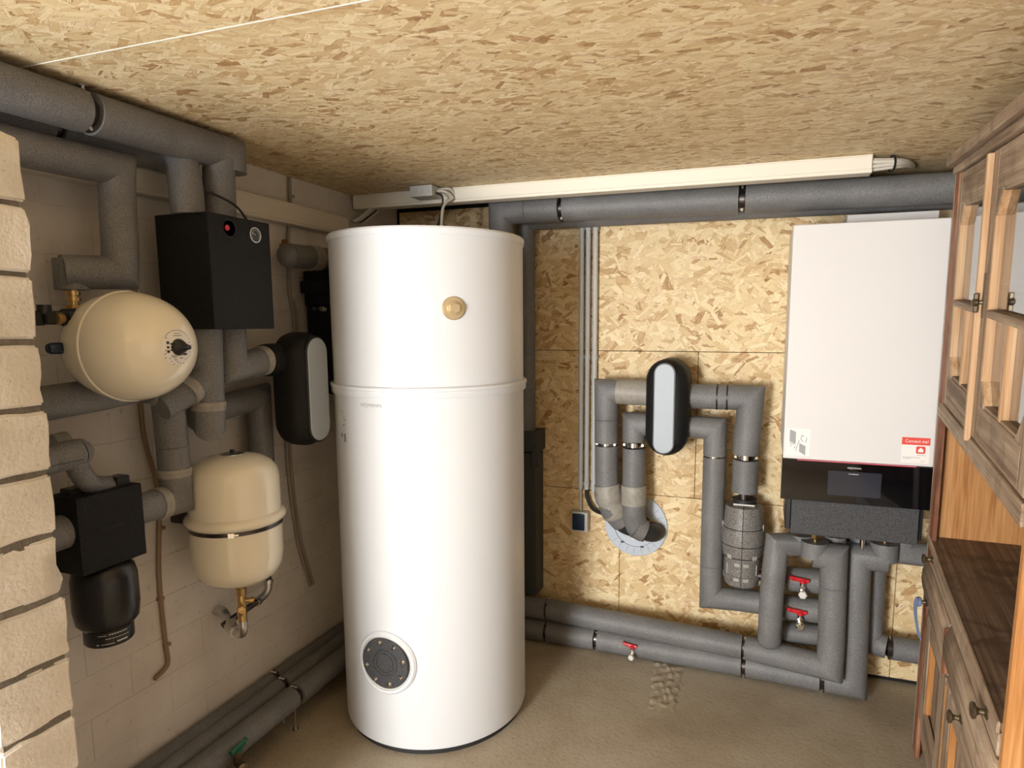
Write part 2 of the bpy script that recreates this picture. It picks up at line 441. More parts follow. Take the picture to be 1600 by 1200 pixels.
def drain_valve(parent, c, out, color='red_plastic', body='chrome', hexy=True, sc=1.0, side=(-1, 0, 0), lev=.045):
    """small ball valve with a lever and a capped outlet"""
    c = V(c); o_ = V(out).normalized(); sd = V(side).normalized(); up = V((0, 0, 1))
    bm = B(); cyl(bm, c - o_ * .035, c + o_ * .012, .009 * sc, 14)
    cyl(bm, c + o_ * .0 + up * .016 * sc, c - up * .018 * sc, .010 * sc, 14)
    cyl(bm, c - up * .012 * sc - o_ * .006, c - up * .012 * sc + o_ * .026 * sc, .0085 * sc, 14)
    vb = fin('drain_valve', bm, body, parent)
    bm = B(); q = c - up * .014 * sc + o_ * .022 * sc
    lathe(bm, [(0, 0), (.0135 * sc, 0), (.0135 * sc, .012), (.010 * sc, .015), (0, .015)], q, o_, 6 if hexy else 16)
    fin('outlet_cap', bm, 'felt_white' if hexy else body, vb)
    bm = B(); z = .020 * sc
    P = c + up * z
    lathe(bm, [(0, -.004), (.011 * sc, -.004), (.011 * sc, .008), (.006, .010), (0, .010)], P, up, 14)
    a0 = P + sd * (-.020 * sc) + up * .004; a1 = P + sd * lev * .7 * sc + up * .010
    tube(bm, smooth_path([a0, P + up * .007, a1, a1 + sd * .012 + up * .004], 4), .0062 * sc, 10)
    tube(bm, [P + sd * (-.018 * sc) + up * .001, P + sd * (lev * .75 * sc) + up * .0075 + o_ * .007], .0045 * sc, 8)
    fin('lever', bm, color, vb)
    return vb
def run(label, sections, r, group=None, core=None, cat='pipe', loc=None, name='insulated_pipe'):
    allp = [V(p) for s in sections for p in s]
    loc = V(loc) if loc else V((allp[0].x, allp[0].y, min(p.z for p in allp) - r))
    t = thing(name, label, cat, loc, group)
    for s in sections:
        bm = B(); tube(bm, s, r, 28, True, .955); fin('insulation_sleeve', bm, 'grey_foam', t)
    if core:
        bm = B(); tube(bm, core, r * .42, 16); fin('metal_pipe', bm, 'dark_steel', t)
    return t

# ==================================================================== ROOM SHELL
H = 1.971
# floor
bm = B(); box(bm, -.12, 3.4, -9.0, .03, -.12, 0); fl = struct(fin('floor', bm, 'concrete_floor', origin=(0, 0, 0)))
bm = B()     # broken-out strip of screed, a real rough relief
nx, ny = 22, 50; grid = []
random.seed(5)
for j in range(ny + 1):
    row = []
    for i in range(nx + 1):
        u, v_ = i / nx, j / ny
        x = 1.285 + .11 * u + .03 * v_ + .035 * (1 - v_) * (u - .3); y = -.10 - .41 * v_
        e = min(u, 1 - u, v_, 1 - v_) * 7; e = max(0, min(1, e + random.uniform(-.35, .15)))
        z = -.0015 + e * (.0028 + .0075 * max(0, .5 * math.sin(11 * u + 9 * v_ + 2 * math.sin(14 * v_)) * math.sin(23 * v_ - 7 * u + 3 * math.sin(6 * u)) + .35 * math.sin(47 * v_ + 9 * u) + random.uniform(-.2, .3)))
        row.append(bm.verts.new((x + random.uniform(-.0015, .0015), y + random.uniform(-.003, .003), z)))
    grid.append(row)
for j in range(ny):
    for i in range(nx): bm.faces.new((grid[j][i], grid[j][i + 1], grid[j + 1][i + 1], grid[j + 1][i]))
fin('rough_patch', bm, 'concrete_floor', fl, sharp=60)

# ceiling of OSB sheets: joints run across the room
bm = B(); box(bm, -.12, 3.4, -5.0, .03, H + .022, H + .10); ce = struct(fin('ceiling', bm, 'dark_gap', origin=(0, 0, H)))
def board(parent, name, x0, x1, y0, y1, z0, z1, mat, bev=.0015):
    bm = B(); box(bm, x0, x1, y0, y1, z0, z1, bev, 1); return fin(name, bm, mat, parent)
ys = [.03, -1.757, -3.0, -4.25, -5.0]
for a, b_ in zip(ys[:-1], ys[1:]):
    for x0, x1 in (((-.12, 2.26), (2.263, 3.4)) if a < -2 else ((-.12, 3.4),)):
        board(ce, 'ceiling_board', x0, x1, b_ + .0015, a - .0015, H, H + .022, 'osb_ceiling')
bm = B(); box(bm, .0, 1.9, -1.7585, -1.7555, H - .0008, H + .004); fin('joint_strip', bm, 'trunking_white', ce)

# back wall: masonry behind OSB sheets
bm = B(); box(bm, -.12, 3.4, .02, .14, -.1, H + .1); bw = struct(fin('wall_back', bm, 'dark_gap', origin=(0, .02, 0)))
zs = [.022, .688, 1.312, 1.952]
xs_rows = [(.02, 1.10, 2.20, 3.38), (.02, 1.42, 3.38), (.02, 3.38)]
for (z0, z1), xr in zip(zip(zs[:-1], zs[1:]), xs_rows):
    for x0, x1 in zip(xr[:-1], xr[1:]):
        board(bw, 'osb_board', x0 + .001, x1 - .001, 0, .018, z0 + .001, z1 - .0013, 'osb_wall')
bm = B(); cyl(bm, (2.205, .002, .332), (2.205, -.020, .330), .003, 10); fin('board_screw', bm, 'steel', bw)

# left wall: painted block masonry, every block its own piece
bm = B(); box(bm, -.16, -.0018, -2.6, .03, -.05, H + .05); lw = struct(fin('wall_left', bm, 'painted_masonry', origin=(0, 0, 0)))
random.seed(21)
for r_ in range(16):
    z0 = r_ * .1235; y = 0.0 - (0 if r_ % 2 else .125)
    segs = []
    if r_ % 2 == 0: segs.append((-.122, -.002))
    while y > -2.3: segs.append((y - .2490, y - .0015)); y -= .25
    for (a, b_) in segs:
        bm = B(); j = random.uniform(-.0004, .0004)
        box(bm, -.02, j, max(a, -2.55), b_, z0 + .001, min(z0 + .1222, H - .001), .002, 2)
        fin('block', bm, 'painted_masonry', lw)
# the rest of the garage shell behind and beside the camera
bm = B(); box(bm, -.16, 0, -5.0, -2.6, -.05, H + .05); struct(fin('wall_left', bm, 'painted_masonry')).name = 'wall_left_front'
bm = B(); box(bm, 3.4, 3.55, -5.0, .03, -.05, H + .05); struct(fin('wall_right', bm, 'painted_masonry'))

bm = B(); box(bm, .95, 3.45, -5.15, -5.0, -.05, H + .05); struct(fin('wall_front', bm, 'painted_masonry'))  # unseen; added and widened to narrow the door light and darken the boiler glass
bm = B(); box(bm, -.12, .95, -5.15, -5.0, 1.93, H + .05); struct(fin('trim_1', bm, 'painted_masonry'))
# short limewashed brick wall stub on the left, its end face towards the tank
bm = B(); box(bm, .0, .4690, -2.094, -1.979, 0, 1.735); st = struct(fin('wall_stub', bm, 'grey_mortar', origin=(0, -2.04, 0)))
random.seed(9)
zt = 0.0
for k in range(15):
    hgt = .121
    z0 = zt + .0095; z1 = z0 + hgt - .0155 ; zt += hgt - .0045
    if z1 > 1.76: break
    off = .0 if k % 2 else .12
    xs = [0.0] + ([.12, .36] if k % 2 == 0 else [.24]) + [.478]
    for x0, x1 in zip(xs[:-1], xs[1:]):
        bm = B(); jx = random.uniform(-.004, .002) if x1 > .45 else 0
        box(bm, x0 + .006, x1 - .0 + jx if x1 > .45 else x1 - .006, -2.100 + random.uniform(-.002, .002), -1.973 + random.uniform(-.003, .003), z0, z1)
        es = bm.edges[:]; bmesh.ops.subdivide_edges(bm, edges=es, cuts=3, use_grid_fill=True)
        for v in bm.verts:
            if v.co.x > .40:
                ez = min(v.co.z - z0, z1 - v.co.z); ey = min(abs(v.co.y + 2.1), abs(v.co.y + 1.973))
                k_ = .0022 if min(ez, ey) < .004 else .0006
                v.co += V((random.uniform(-k_ * 1.5, k_ * .4), random.uniform(-k_, k_), random.uniform(-k_, k_)))
        es = [e for e in bm.edges if e.is_manifold and e.calc_face_angle(0) > 1.0]
        bmesh.ops.bevel(bm, geom=es, offset=.004, segments=2, affect='EDGES')
        fin('brick', bm, 'limewash_brick', st, sharp=60)

# cable duct on the left wall under the ceiling
bm = B(); box(bm, .0, .045, -2.02, -.44, 1.790, 1.866, .003, 1); d1 = fin('wall_cable_duct', bm, 'wall_duct'); tag(d1, 'beige plastic cable duct running along left block wall below the ceiling', 'cable duct')
bm = B(); box(bm, .0445, .0475, -2.018, -.442, 1.800, 1.857, .001, 1); fin('duct_cover', bm, 'wall_duct', d1)

# ceiling trunking along the back
tk = thing('ceiling_trunking', 'long white cable trunking fixed to OSB ceiling above the tank', 'cable duct', (1.0, -.345, 1.91))
bm = B(); box(bm, .012, 1.985, -.352, -.292, 1.912, 1.970, .002, 1); fin('trunking_base', bm, 'trunking_white', tk)
for x0, x1 in ((.014, .472), (.478, 1.983)):
    bm = B(); box(bm, x0, x1, -.356, -.350, 1.922, 1.964, .0015, 1); fin('trunking_cover', bm, 'trunking_white', tk)
jb = thing('junction_box', 'small pale grey junction box hanging on white trunking above the tank', 'junction box', (.40, -.40, 1.93))
bm = B(); box(bm, .335, .435, -.440, -.357, 1.925, 1.968, .004, 2); fin('box_body', bm, 'junction_grey', jb)
for k in range(3):
    bm = B(); cyl(bm, (.357 + k * .028, -.440, 1.948), (.357 + k * .028, -.4415, 1.948), .0105, 18); fin('knockout', bm, 'junction_grey', jb)
cb = thing('cable_bundle', 'white and black cables dropping from junction box to top of tank', 'cable', (.47, -.40, 1.74))
for nm, mt, pts, r_ in (('white_cable', 'cable_white', [(.437, -.40, 1.950), (.470, -.392, 1.945), (.487, -.37, 1.925), (.470, -.40, 1.90), (.465, -.42, 1.85), (.466, -.43, 1.735)], .0055),
                        ('white_cable', 'cable_white', [(.437, -.385, 1.958), (.475, -.37, 1.960), (.487, -.358, 1.945), (.480, -.350, 1.935)], .005),
                        ('white_cable', 'cable_white', [(.437, -.37, 1.962), (.468, -.36, 1.966), (.482, -.352, 1.956)], .0045),
                        ('black_cable', 'cable_black', [(.437, -.41, 1.940), (.463, -.41, 1.925), (.462, -.41, 1.89), (.448, -.42, 1.82), (.432, -.43, 1.735)], .0035),
                        ('black_cable', 'cable_black', [(.480, -.362, 1.925), (.462, -.39, 1.90), (.450, -.415, 1.82), (.440, -.43, 1.735)], .0025)):
    bm = B(); tube(bm, smooth_path(pts), r_, 10); fin(nm, bm, mt, cb)
ce_ = thing('cable_bundle', 'thick bundle of white cables tied at right end of ceiling trunking', 'cable', (2.03, -.33, 1.92))
random.seed(4)
for k in range(7):
    a = 2 * PI * k / 7; dy, dz = .016 * math.cos(a), .013 * math.sin(a)
    bm = B(); tube(bm, smooth_path([(1.975, -.325 + dy * 1.2, 1.940 + dz * 1.3), (2.02, -.325 + dy, 1.940 + dz), (2.06, -.315 + dy * 1.1, 1.942 + dz * .8), (2.10, -.26 + dy, 1.950 + dz * .5), (2.13, -.17 + dy, 1.958 + dz * .3)]), .0062, 8)
    fin('white_cable', bm, 'cable_white', ce_)
bm = B(); lathe(bm, [(.024, -.003), (.0265, -.003), (.0265, .003), (.024, .003), (.024, -.003)], (2.045, -.32, 1.941), (1, .25, 0), 20); fin('cable_tie', bm, 'cable_black', ce_)
for k in range(4):
    y0 = -.337 + k * .017; x_ = .02
    bm = B(); tube(bm, smooth_path([(x_ + .075, y0, 1.915), (x_ + .055, y0 - .012, 1.895), (x_ + .022, y0 - .04, 1.862), (x_ + .012, y0 - .05 - k * .002, 1.862)]), .0058, 8)
    o = fin('cable', bm, 'cable_white' if k != 2 else 'cable_black')
    tag(o, ['leftmost white cable between wall duct and trunking end', 'second white cable between wall duct and trunking end', 'black cable between wall duct and trunking end', 'rightmost white cable between wall duct and trunking end'][k], 'cable', 'cables from the wall duct to the trunking')

# ==================================================================== TANK
TX, TY, TR = .550, -.6962, .3335
tank = thing('hot_water_tank', 'large round white enamelled hot water tank standing on concrete floor', 'water tank', (TX, TY, 0))
def tp(ang, z, d=0):
    a = math.radians(ang); return V((TX + (TR + d) * math.cos(a), TY + (TR + d) * math.sin(a), z))
bm = B(); lathe(bm, [(0, 0), (TR - .015, 0), (TR - .015, .018), (0, .018)], (TX, TY, 0), n=96); fin('base_plate', bm, 'dark_rubber', tank)
bm = B(); lathe(bm, [(0, .018), (TR - .012, .018), (TR - .003, .024), (TR, .035), (TR, 1.225), (TR - .003, 1.228), (0, 1.228)], (TX, TY, 0), n=96); fin('lower_jacket', bm, 'tank_white', tank)
bm = B(); lathe(bm, [(0, 1.228), (TR - .003, 1.228), (TR, 1.232), (TR, 1.702), (0, 1.702)], (TX, TY, 0), n=96); fin('upper_jacket', bm, 'tank_white', tank)
bm = B(); lathe(bm, [(TR - .002, 1.200), (TR + .007, 1.200), (TR + .009, 1.203), (TR + .009, 1.221), (TR + .012, 1.223), (TR + .012, 1.232), (TR + .008, 1.235), (TR - .002, 1.235)], (TX, TY, 0), n=96); fin('seam_ring', bm, 'tank_white', tank)
bm = B(); lathe(bm, [(TR - .002, 1.700), (TR + .004, 1.700), (TR + .005, 1.718), (TR + .001, 1.724), (0, 1.724)], (TX, TY, 0), n=96); fin('top_rim', bm, 'tank_white', tank)
# brass plug
nrm = V((math.cos(math.radians(-48.6)), math.sin(math.radians(-48.6)), 0)); pc = tp(-48.6, 1.478, -.004)
bm = B(); lathe(bm, [(0, 0), (.036, 0), (.036, .009), (.033, .012), (.021, .012), (.021, .020), (.020, .0215), (0, .0215)], pc, nrm, 36); pl = fin('screw_plug', bm, 'pale_brass', tank)
bm = B(); lathe(bm, [(0, .020), (.0175, .020), (.0175, .031), (.015, .034), (0, .034)], pc, nrm, 6, ref=(0, 0, 1)); fin('hexagon', bm, 'pale_brass', pl)
# inspection port
PA, PZ = -91.5, .323
nrm = V((math.cos(math.radians(PA)), math.sin(math.radians(PA)), 0)); pc = tp(PA, PZ, 0); side = V((0, 0, 1)).cross(nrm)
def wrapring(bm, r0, r1, d0, d1, n=72, a0=0, a1=2 * PI):
    rings = []
    for (rr, dd) in ((r0, -.004), (r0, d1), ((r0 + r1) / 2, d1 + .002), (r1, d0), (r1, -.004)):
        rings.append([bm.verts.new(tp(PA + math.degrees(rr * math.cos(a0 + (a1 - a0) * k / n) / TR), PZ + rr * math.sin(a0 + (a1 - a0) * k / n), dd)) for k in range(n)])
    for a, b_ in zip(rings[:-1], rings[1:]):
        for k in range(n): bm.faces.new((a[k], a[(k + 1) % n], b_[(k + 1) % n], b_[k]))
bm = B(); wrapring(bm, .0935, .109, .004, .009); col = fin('port_collar', bm, 'tank_white', tank)
bm = B(); wrapring(bm, .088, .0945, .004, .006); fin('collar_lining', bm, 'felt_white', tank)
bm = B(); lathe(bm, [(0, -.03), (.087, -.03), (.087, .005), (.085, .007), (.048, .007), (.047, .010), (.043, .010), (.041, .0065), (.034, .0065), (.033, .009), (.031, .009), (.030, .006), (0, .006)], pc, nrm, 56)
pd = fin('port_cover', bm, 'anthracite_epp', tank)
for k in range(8):
    a = 2 * PI * (k + .3) / 8; q = pc + nrm * .007 + (side * math.cos(a) + V((0, 0, 1)) * math.sin(a)) * .072
    bm = B(); lathe(bm, [(0, 0), (.0085, 0), (.0085, .0015), (.006, .0015), (.006, .007), (.0045, .0085), (0, .0085)], q, nrm, 6 if k % 2 else 8); fin('bolt', bm, 'chrome', pd)
bm = B(); logo(bm, .092, lambda X, Y: tp(-103.2 + math.degrees(X / TR), 1.172 + Y, .0006)); fin('word_mark', bm, 'print_grey', tank)
# notice printed on the side
bm = B()
random.seed(12)
for a0, z0 in ((-123, 1.145), (-121, 1.135), (-119.5, 1.125), (-120.5, 1.105), (-122, 1.10), (-118, 1.115), (-119, 1.09), (-123.5, 1.085)):
    for j in range(3):
        aa, zz = a0 + random.uniform(-1, 1.5), z0 + random.uniform(-.008, .008); da, dz = random.uniform(.3, 2.2), random.uniform(-.012, .012)
        p0, p1 = tp(aa, zz, .0005), tp(aa + da, zz + dz, .0005); pz = V((0, 0, .0012))
        bm.faces.new([bm.verts.new(p0 - pz), bm.verts.new(p1 - pz), bm.verts.new(p1 + pz), bm.verts.new(p0 + pz)])
fin('printed_notice', bm, 'print_grey', tank)
bm = B()
for k in range(4):
    p = [tp(-121.2 + k * 0 + 1.2, 1.072 - k * .007, .0006), tp(-121.2 + 3.2, 1.072 - k * .007, .0006)]
    bm.faces.new([bm.verts.new(p[0]), bm.verts.new(p[1]), bm.verts.new(p[1] - V((0, 0, .0045))), bm.verts.new(p[0] - V((0, 0, .0045)))])
for k in range(1):
    cc_ = [tp(-122.8 + .8 * math.cos(t_), 1.066 + .007 * math.sin(t_), .0006) for t_ in [i * PI / 5 for i in range(10)]]
    bm.faces.new([bm.verts.new(q) for q in cc_])
fin('printed_notice', bm, 'print_dark', tank)

# ==================================================================== BACK WALL PIPES
# top pipe under the ceiling
R1 = .052
t = run('thick grey insulated pipe hung under ceiling along the back wall', [
    [(.625, -.20, 1.60), (.625, -.20, 1.889), (.740, -.20, 1.888), (.882, -.20, 1.887)],
    [(.900, -.20, 1.887), (1.568, -.20, 1.880)], [(1.592, -.20, 1.880), (3.35, -.20, 1.862)]], R1,
    core=[(.625, -.20, 1.2), (.625, -.20, 1.889), (3.36, -.20, 1.862)], loc=(1.9, -.2, 1.8))
clamp(t, (.891, -.20, 1.887), (1, 0, 0), R1, rod=(.891, -.20, H)); clamp(t, (1.580, -.20, 1.880), (1, 0, 0), R1, rod=(1.580, -.20, H))
t = run('grey insulated pipe in the shade behind and below the ceiling pipe', [
    [(.680, -.062, .90), (.680, -.062, 1.872), (3.35, -.062, 1.862)]], .042,
    core=[(.68, -.062, .6), (.68, -.062, 1.872), (3.35, -.062, 1.862)], loc=(1.9, -.062, 1.79))
# floor pipes
RF = .0475
t = run('upper of two grey floor pipes by back wall, turning up below the boiler', [
    [(.30, -.115, .148), (.792, -.115, .148)], [(.806, -.115, .148), (1.640, -.165, .138)],
    [(1.660, -.167, .138), (1.955, -.25, .152), (1.955, -.25, .25), (1.950, -.25, .47), (1.948, -.25, .582), (1.876, -.25, .582)]], RF,
    core=[(.30, -.115, .148), (.80, -.115, .148), (1.65, -.166, .138), (1.8, -.21, .145)], loc=(1.2, -.14, .08))
bm = B(); tube(bm, [(1.882, -.25, .575), (1.882, -.25, .634)], RF + .001, 28); fin('insulation_sleeve', bm, 'grey_foam', t)
clamp(t, (.799, -.115, .148), (1, 0, 0), RF); clamp(t, (1.650, -.166, .138), (1, 0, 0), RF)
t = run('lower of two grey floor pipes by back wall with small red valve', [
    [(.30, -.125, .050), (.792, -.125, .050)], [(.806, -.125, .050), (1.022, -.125, .052)], [(1.040, -.125, .052), (1.640, -.150, .058)],
    [(1.660, -.150, .058), (1.930, -.175, .064)], [(1.948, -.175, .064), (2.046, -.185, .066), (2.043, -.185, .15), (2.036, -.18, .46), (2.034, -.18, .570), (2.132, -.18, .570)]], RF * 1.02,
    core=[(.30, -.125, .05), (1.03, -.125, .052), (1.65, -.15, .058), (2.0, -.18, .065)], loc=(1.2, -.14, .0))
bm = B(); tube(bm, [(2.120, -.18, .566), (2.120, -.18, .632)], RF, 28); fin('insulation_sleeve', bm, 'grey_foam', t)
for x in (.799, 1.031, 1.650, 1.939): clamp(t, (x, -.125 - max(0, x - 1.03) * .04, .052), (1, 0, 0), RF, rod=(x, -.125 - max(0, x - 1.03) * .04, .001))
drain_valve(t, (1.200, -.185, .052), (0, -1, 0), sc=.95)

def brass_stub(parent, x, y, z0, z1, r=.015, mat='brass'):
    bm = B(); cyl(bm, (x, y, z0), (x, y, z1), r * .72, 14)
    lathe(bm, [(0, 0), (r, 0), (r, .020), (0, .020)], (x, y, z0 + .004), (0, 0, 1), 6); return fin('union_nut', bm, mat, parent)

# outer loop: wall flange -> capsule
t = run('outer grey pipe loop from wall flange up to wall capsule, tan tape wrapped', [
    [(1.128, -.085, .585), (1.088, -.115, .640), (1.070, -.12, .70), (1.066, -.12, .80), (1.064, -.12, .918)],
    [(1.063, -.12, .932), (1.062, -.12, 1.03), (1.060, -.12, 1.150), (1.25, -.12, 1.147)]], .050,
    core=[(1.128, -.085, .585), (1.088, -.115, .64), (1.07, -.12, .70), (1.06, -.12, 1.12)], loc=(1.07, -.12, .55))
clamp(t, (1.063, -.12, .925), (0, 0, 1), .050, side=(0, -1, 0))
tapeband(t, (1.108, -.12, 1.149), (1.24, -.12, 1.147), .050)
tapeband(t, (1.068, -.12, .752), (1.079, -.118, .672), .052, extra=.004); tapeband(t, (1.076, -.118, .69), (1.104, -.102, .615), .052, extra=.003)
bm = B(); tube(bm, smooth_path([(1.098, -.10, .615), (1.125, -.09, .575), (1.165, -.06, .548), (1.205, -.02, .552), (1.215, .0, .556)]), .034, 18); fin('rubber_elbow', bm, 'dark_rubber', t)
# inner loop
t = run('inner grey pipe loop from wall flange up to wall capsule, one tape cuff', [
    [(1.195, -.090, .565), (1.184, -.12, .62), (1.183, -.12, .66), (1.181, -.12, .915)],
    [(1.180, -.12, .943), (1.179, -.12, 1.017), (1.27, -.12, 1.016)]], .048,
    core=[(1.195, -.09, .565), (1.184, -.12, .62), (1.179, -.12, 1.0)], loc=(1.19, -.12, .53))
clamp(t, (1.180, -.12, .929), (0, 0, 1), .050)
tapeband(t, (1.1825, -.12, .675), (1.182, -.12, .758), .048, extra=.004)
bm = B(); tube(bm, [(1.190, -.120, .575), (1.225, -.105, .556)], .047, 24); fin('insulation_sleeve', bm, 'grey_foam', t)
bm = B(); tube(bm, smooth_path([(1.215, -.105, .562), (1.25, -.08, .545), (1.262, -.04, .535), (1.262, .0, .53)]), .040, 20); fin('rubber_elbow', bm, 'dark_rubber', t)

# wall flange
wf = thing('wall_flange', 'round pale grey wall flange where pipes leave through OSB wall', 'flange', (1.172, 0, .405))
fc = V((1.172, 0, .546)); FR = .139
bm = B(); lathe(bm, [(0, 0), (FR, 0), (FR, .006), (FR - .003, .009), (.100, .010), (.099, .013), (.096, .013), (.095, .006), (0, .006)], fc, (0, -1, 0), 72); fin('flange_ring', bm, 'ring_plastic', wf)
for k in range(22):
    a = 2 * PI * k / 22 + .1
    if k in (3, 4, 11, 12): continue
    dr = V((math.cos(a), 0, math.sin(a))); sd = V((-math.sin(a), 0, math.cos(a)))
    bm = B(); q0, q1 = fc + dr * .104 + V((0, -.0105, 0)), fc + dr * .130 + V((0, -.0098, 0))
    bm.faces.new([bm.verts.new(q0 - sd * .0007), bm.verts.new(q1 - sd * .0003), bm.verts.new(q1 + sd * .0003), bm.verts.new(q0 + sd * .0007)]); fin('slot', bm, 'print_dark', wf)
for (x, z, r_, mt, dd) in ((1.166, .500, .015, 'trunking_white', .022), (1.205, .488, .013, 'felt_white', .018), (1.205, .488, .008, 'cable_black', .024), (1.185, .520, .009, 'steel', .016), (1.188, .492, .005, 'steel', .014)):
    bm = B(); cyl(bm, (x, 0, z), (x, -dd, z), r_, 18); fin('cable_gland', bm, mt, wf)
bm = B(); lathe(bm, [(.034, 0), (.047, 0), (.047, .020), (.044, .024), (.038, .024), (.034, 0)], (1.245, -.0, .535), (.12, -1, 0), 32); fin('seal_ring', bm, 'pale_brass', wf)
for a in (-2.2, -1.25):
    bm = B(); q = fc + V((.098 * math.cos(a), -.013, .098 * math.sin(a))); box(bm, q.x - .007, q.x + .007, q.y - .002, q.y + .002, q.z - .003, q.z + .003); fin('catch', bm, 'print_dark', wf)

# conduits and switch
hl = thing('conduit_rack', 'three parallel pale grey conduit tubes clipped upright on the OSB wall', 'conduit', (.95, -.02, .70))
for k, x in enumerate((.9235, .9515, .9835)):
    bm = B(); zb = .695 if k < 2 else .69
    lathe(bm, [(.0100, 0), (.0108, 0), (.0108, 1.847 - zb), (.0092, 1.847 - zb), (.0092, 0), (.0100, 0)], (x, -.022, zb), (0, 0, 1), 16); fin('conduit_tube', bm, 'pvc_conduit', hl)
for z in (1.832, 1.284, .722):
    for x in (.9235, .9515, .9835):
        bm = B(); lathe(bm, [(.0105, -.008), (.0135, -.008), (.0135, .008), (.0105, .008), (.0105, -.008)], (x, -.022, z), (0, 0, 1), 16); box(bm, x - .013, x + .013, -.011, -.0005, z - .008, z + .008); fin('conduit_clip', bm, 'pvc_conduit', hl)
for nm, mt, pts, r_ in (('grey_cable', 'pvc_conduit', [(.9235, -.02, .70), (.924, -.02, .66), (.924, -.02, .594)], .0045),
                        ('black_cable', 'cable_black', [(.9515, -.022, .70), (.955, -.024, .66), (.985, -.04, .615), (1.04, -.06, .60), (1.08, -.07, .60)], .0085),
                        ('white_cable', 'cable_white', [(.9835, -.022, .70), (.986, -.022, .66), (1.00, -.03, .63), (1.02, -.04, .618)], .004)):
    bm = B(); tube(bm, smooth_path(pts), r_, 10); fin(nm, bm, mt, hl)
sw = thing('wall_switch', 'small dark blue and grey switch box under the conduit tubes', 'switch', (.92, -.02, .50))
bm = B(); box(bm, .886, .962, -.040, -.001, .500, .592, .006, 2); fin('switch_body', bm, 'junction_grey', sw)
bm = B(); box(bm, .892, .948, -.045, -.038, .508, .584, .005, 2); fin('rocker', bm, 'navy_plastic', sw)

# ------------------------------------------------ capsules
def stadium(cx, cz, w_, h_, inset, n=14):
    r = w_ / 2 - inset; hh = h_ / 2 - inset - r; out = []
    for k in range(n + 1): a = PI * k / n; out.append((cx + r * math.cos(a), cz + hh + r * math.sin(a)))
    for k in range(n + 1): a = PI + PI * k / n; out.append((cx + r * math.cos(a), cz - hh + r * math.sin(a)))
    return out
def capsule(name, label, cx, cz, w_, h_, base, depth, to_world, iw, ih, ix=0, loc=None):
    t = thing(name, label, 'pump cover', loc)
    bm = B(); rings = []
    rr = .052
    prof = [(.040, 0), (.018, .010), (.006, .024), (0, .044), (0, max(.046, depth - rr))] + [(rr * (1 - math.cos(a)), depth - rr + rr * math.sin(a)) for a in [PI / 2 * k / 8 for k in range(1, 8)]]
    for ins, d in prof: rings.append([bm.verts.new(to_world(x, base + d, z)) for x, z in stadium(cx, cz, w_, h_, ins)])
    n = len(rings[0])
    for a, b_ in zip(rings[:-1], rings[1:]):
        for k in range(n): bm.faces.new((a[k], a[(k + 1) % n], b_[(k + 1) % n], b_[k]))
    bm.faces.new(rings[0]); bm.faces.new(rings[-1])
    fin('insulation_shell', bm, 'black_epp', t, sharp=50)
    for nm, e, dd, mt in (('panel_groove', .006, depth + .0005, 'emboss_black'), ('front_panel', 0, depth + .004, 'pale_grey_plastic')):
        bm = B(); rr2 = []
        for ins, d in ((-e, depth - .03), (-e, dd - .003), (.003 - e, dd), ):
            rr2.append([bm.verts.new(to_world(x, base + d, z)) for x, z in stadium(cx + ix, cz, iw, ih, ins)])
        for a, b_ in zip(rr2[:-1], rr2[1:]):
            for k in range(n): bm.faces.new((a[k], a[(k + 1) % n], b_[(k + 1) % n], b_[k]))
        bm.faces.new(rr2[-1]); fin(nm, bm, mt, t)
    return t
c1 = capsule('pump_cover', 'black rounded pump cover with grey panel on the OSB wall', 1.322, 1.099, .166, .385, .04, .200, lambda x, d, z: V((x, -d, z)), .078, .352, ix=-.004, loc=(1.322, -.04, .90))

t = run('upper right grey pipe from wall capsule down into grey egg-shaped filter', [
    [(1.395, -.12, 1.140), (1.635, -.12, 1.141), (1.627, -.12, 1.00), (1.626, -.12, .918)], [(1.626, -.12, .895), (1.625, -.12, .765)]], .050,
    core=[(1.38, -.12, 1.14), (1.63, -.12, 1.14), (1.623, -.12, .70)], loc=(1.62, -.12, .70))
clamp(t, (1.626, -.12, .907), (0, 0, 1), .052)
strap(t, (1.510, -.12, 1.1405), (1, 0, 0), .050); strap(t, (1.548, -.12, 1.1405), (1, 0, 0), .050)
brass_stub(t, 1.623, -.12, .722, .772, .016)
t = run('lower right grey pipe from wall capsule down beside the grey filter', [
    [(1.395, -.12, 1.015), (1.505, -.12, 1.014), (1.506, -.12, .905)], [(1.506, -.12, .898), (1.507, -.12, .45), (1.508, -.12, .310), (1.62, -.12, .315), (1.845, -.14, .322)]], .045,
    core=[(1.4, -.12, 1.015), (1.505, -.12, 1.015), (1.507, -.12, .4)], loc=(1.507, -.12, .26))
strap(t, (1.506, -.12, .9015), (0, 0, 1), .036, 'chrome', .008)
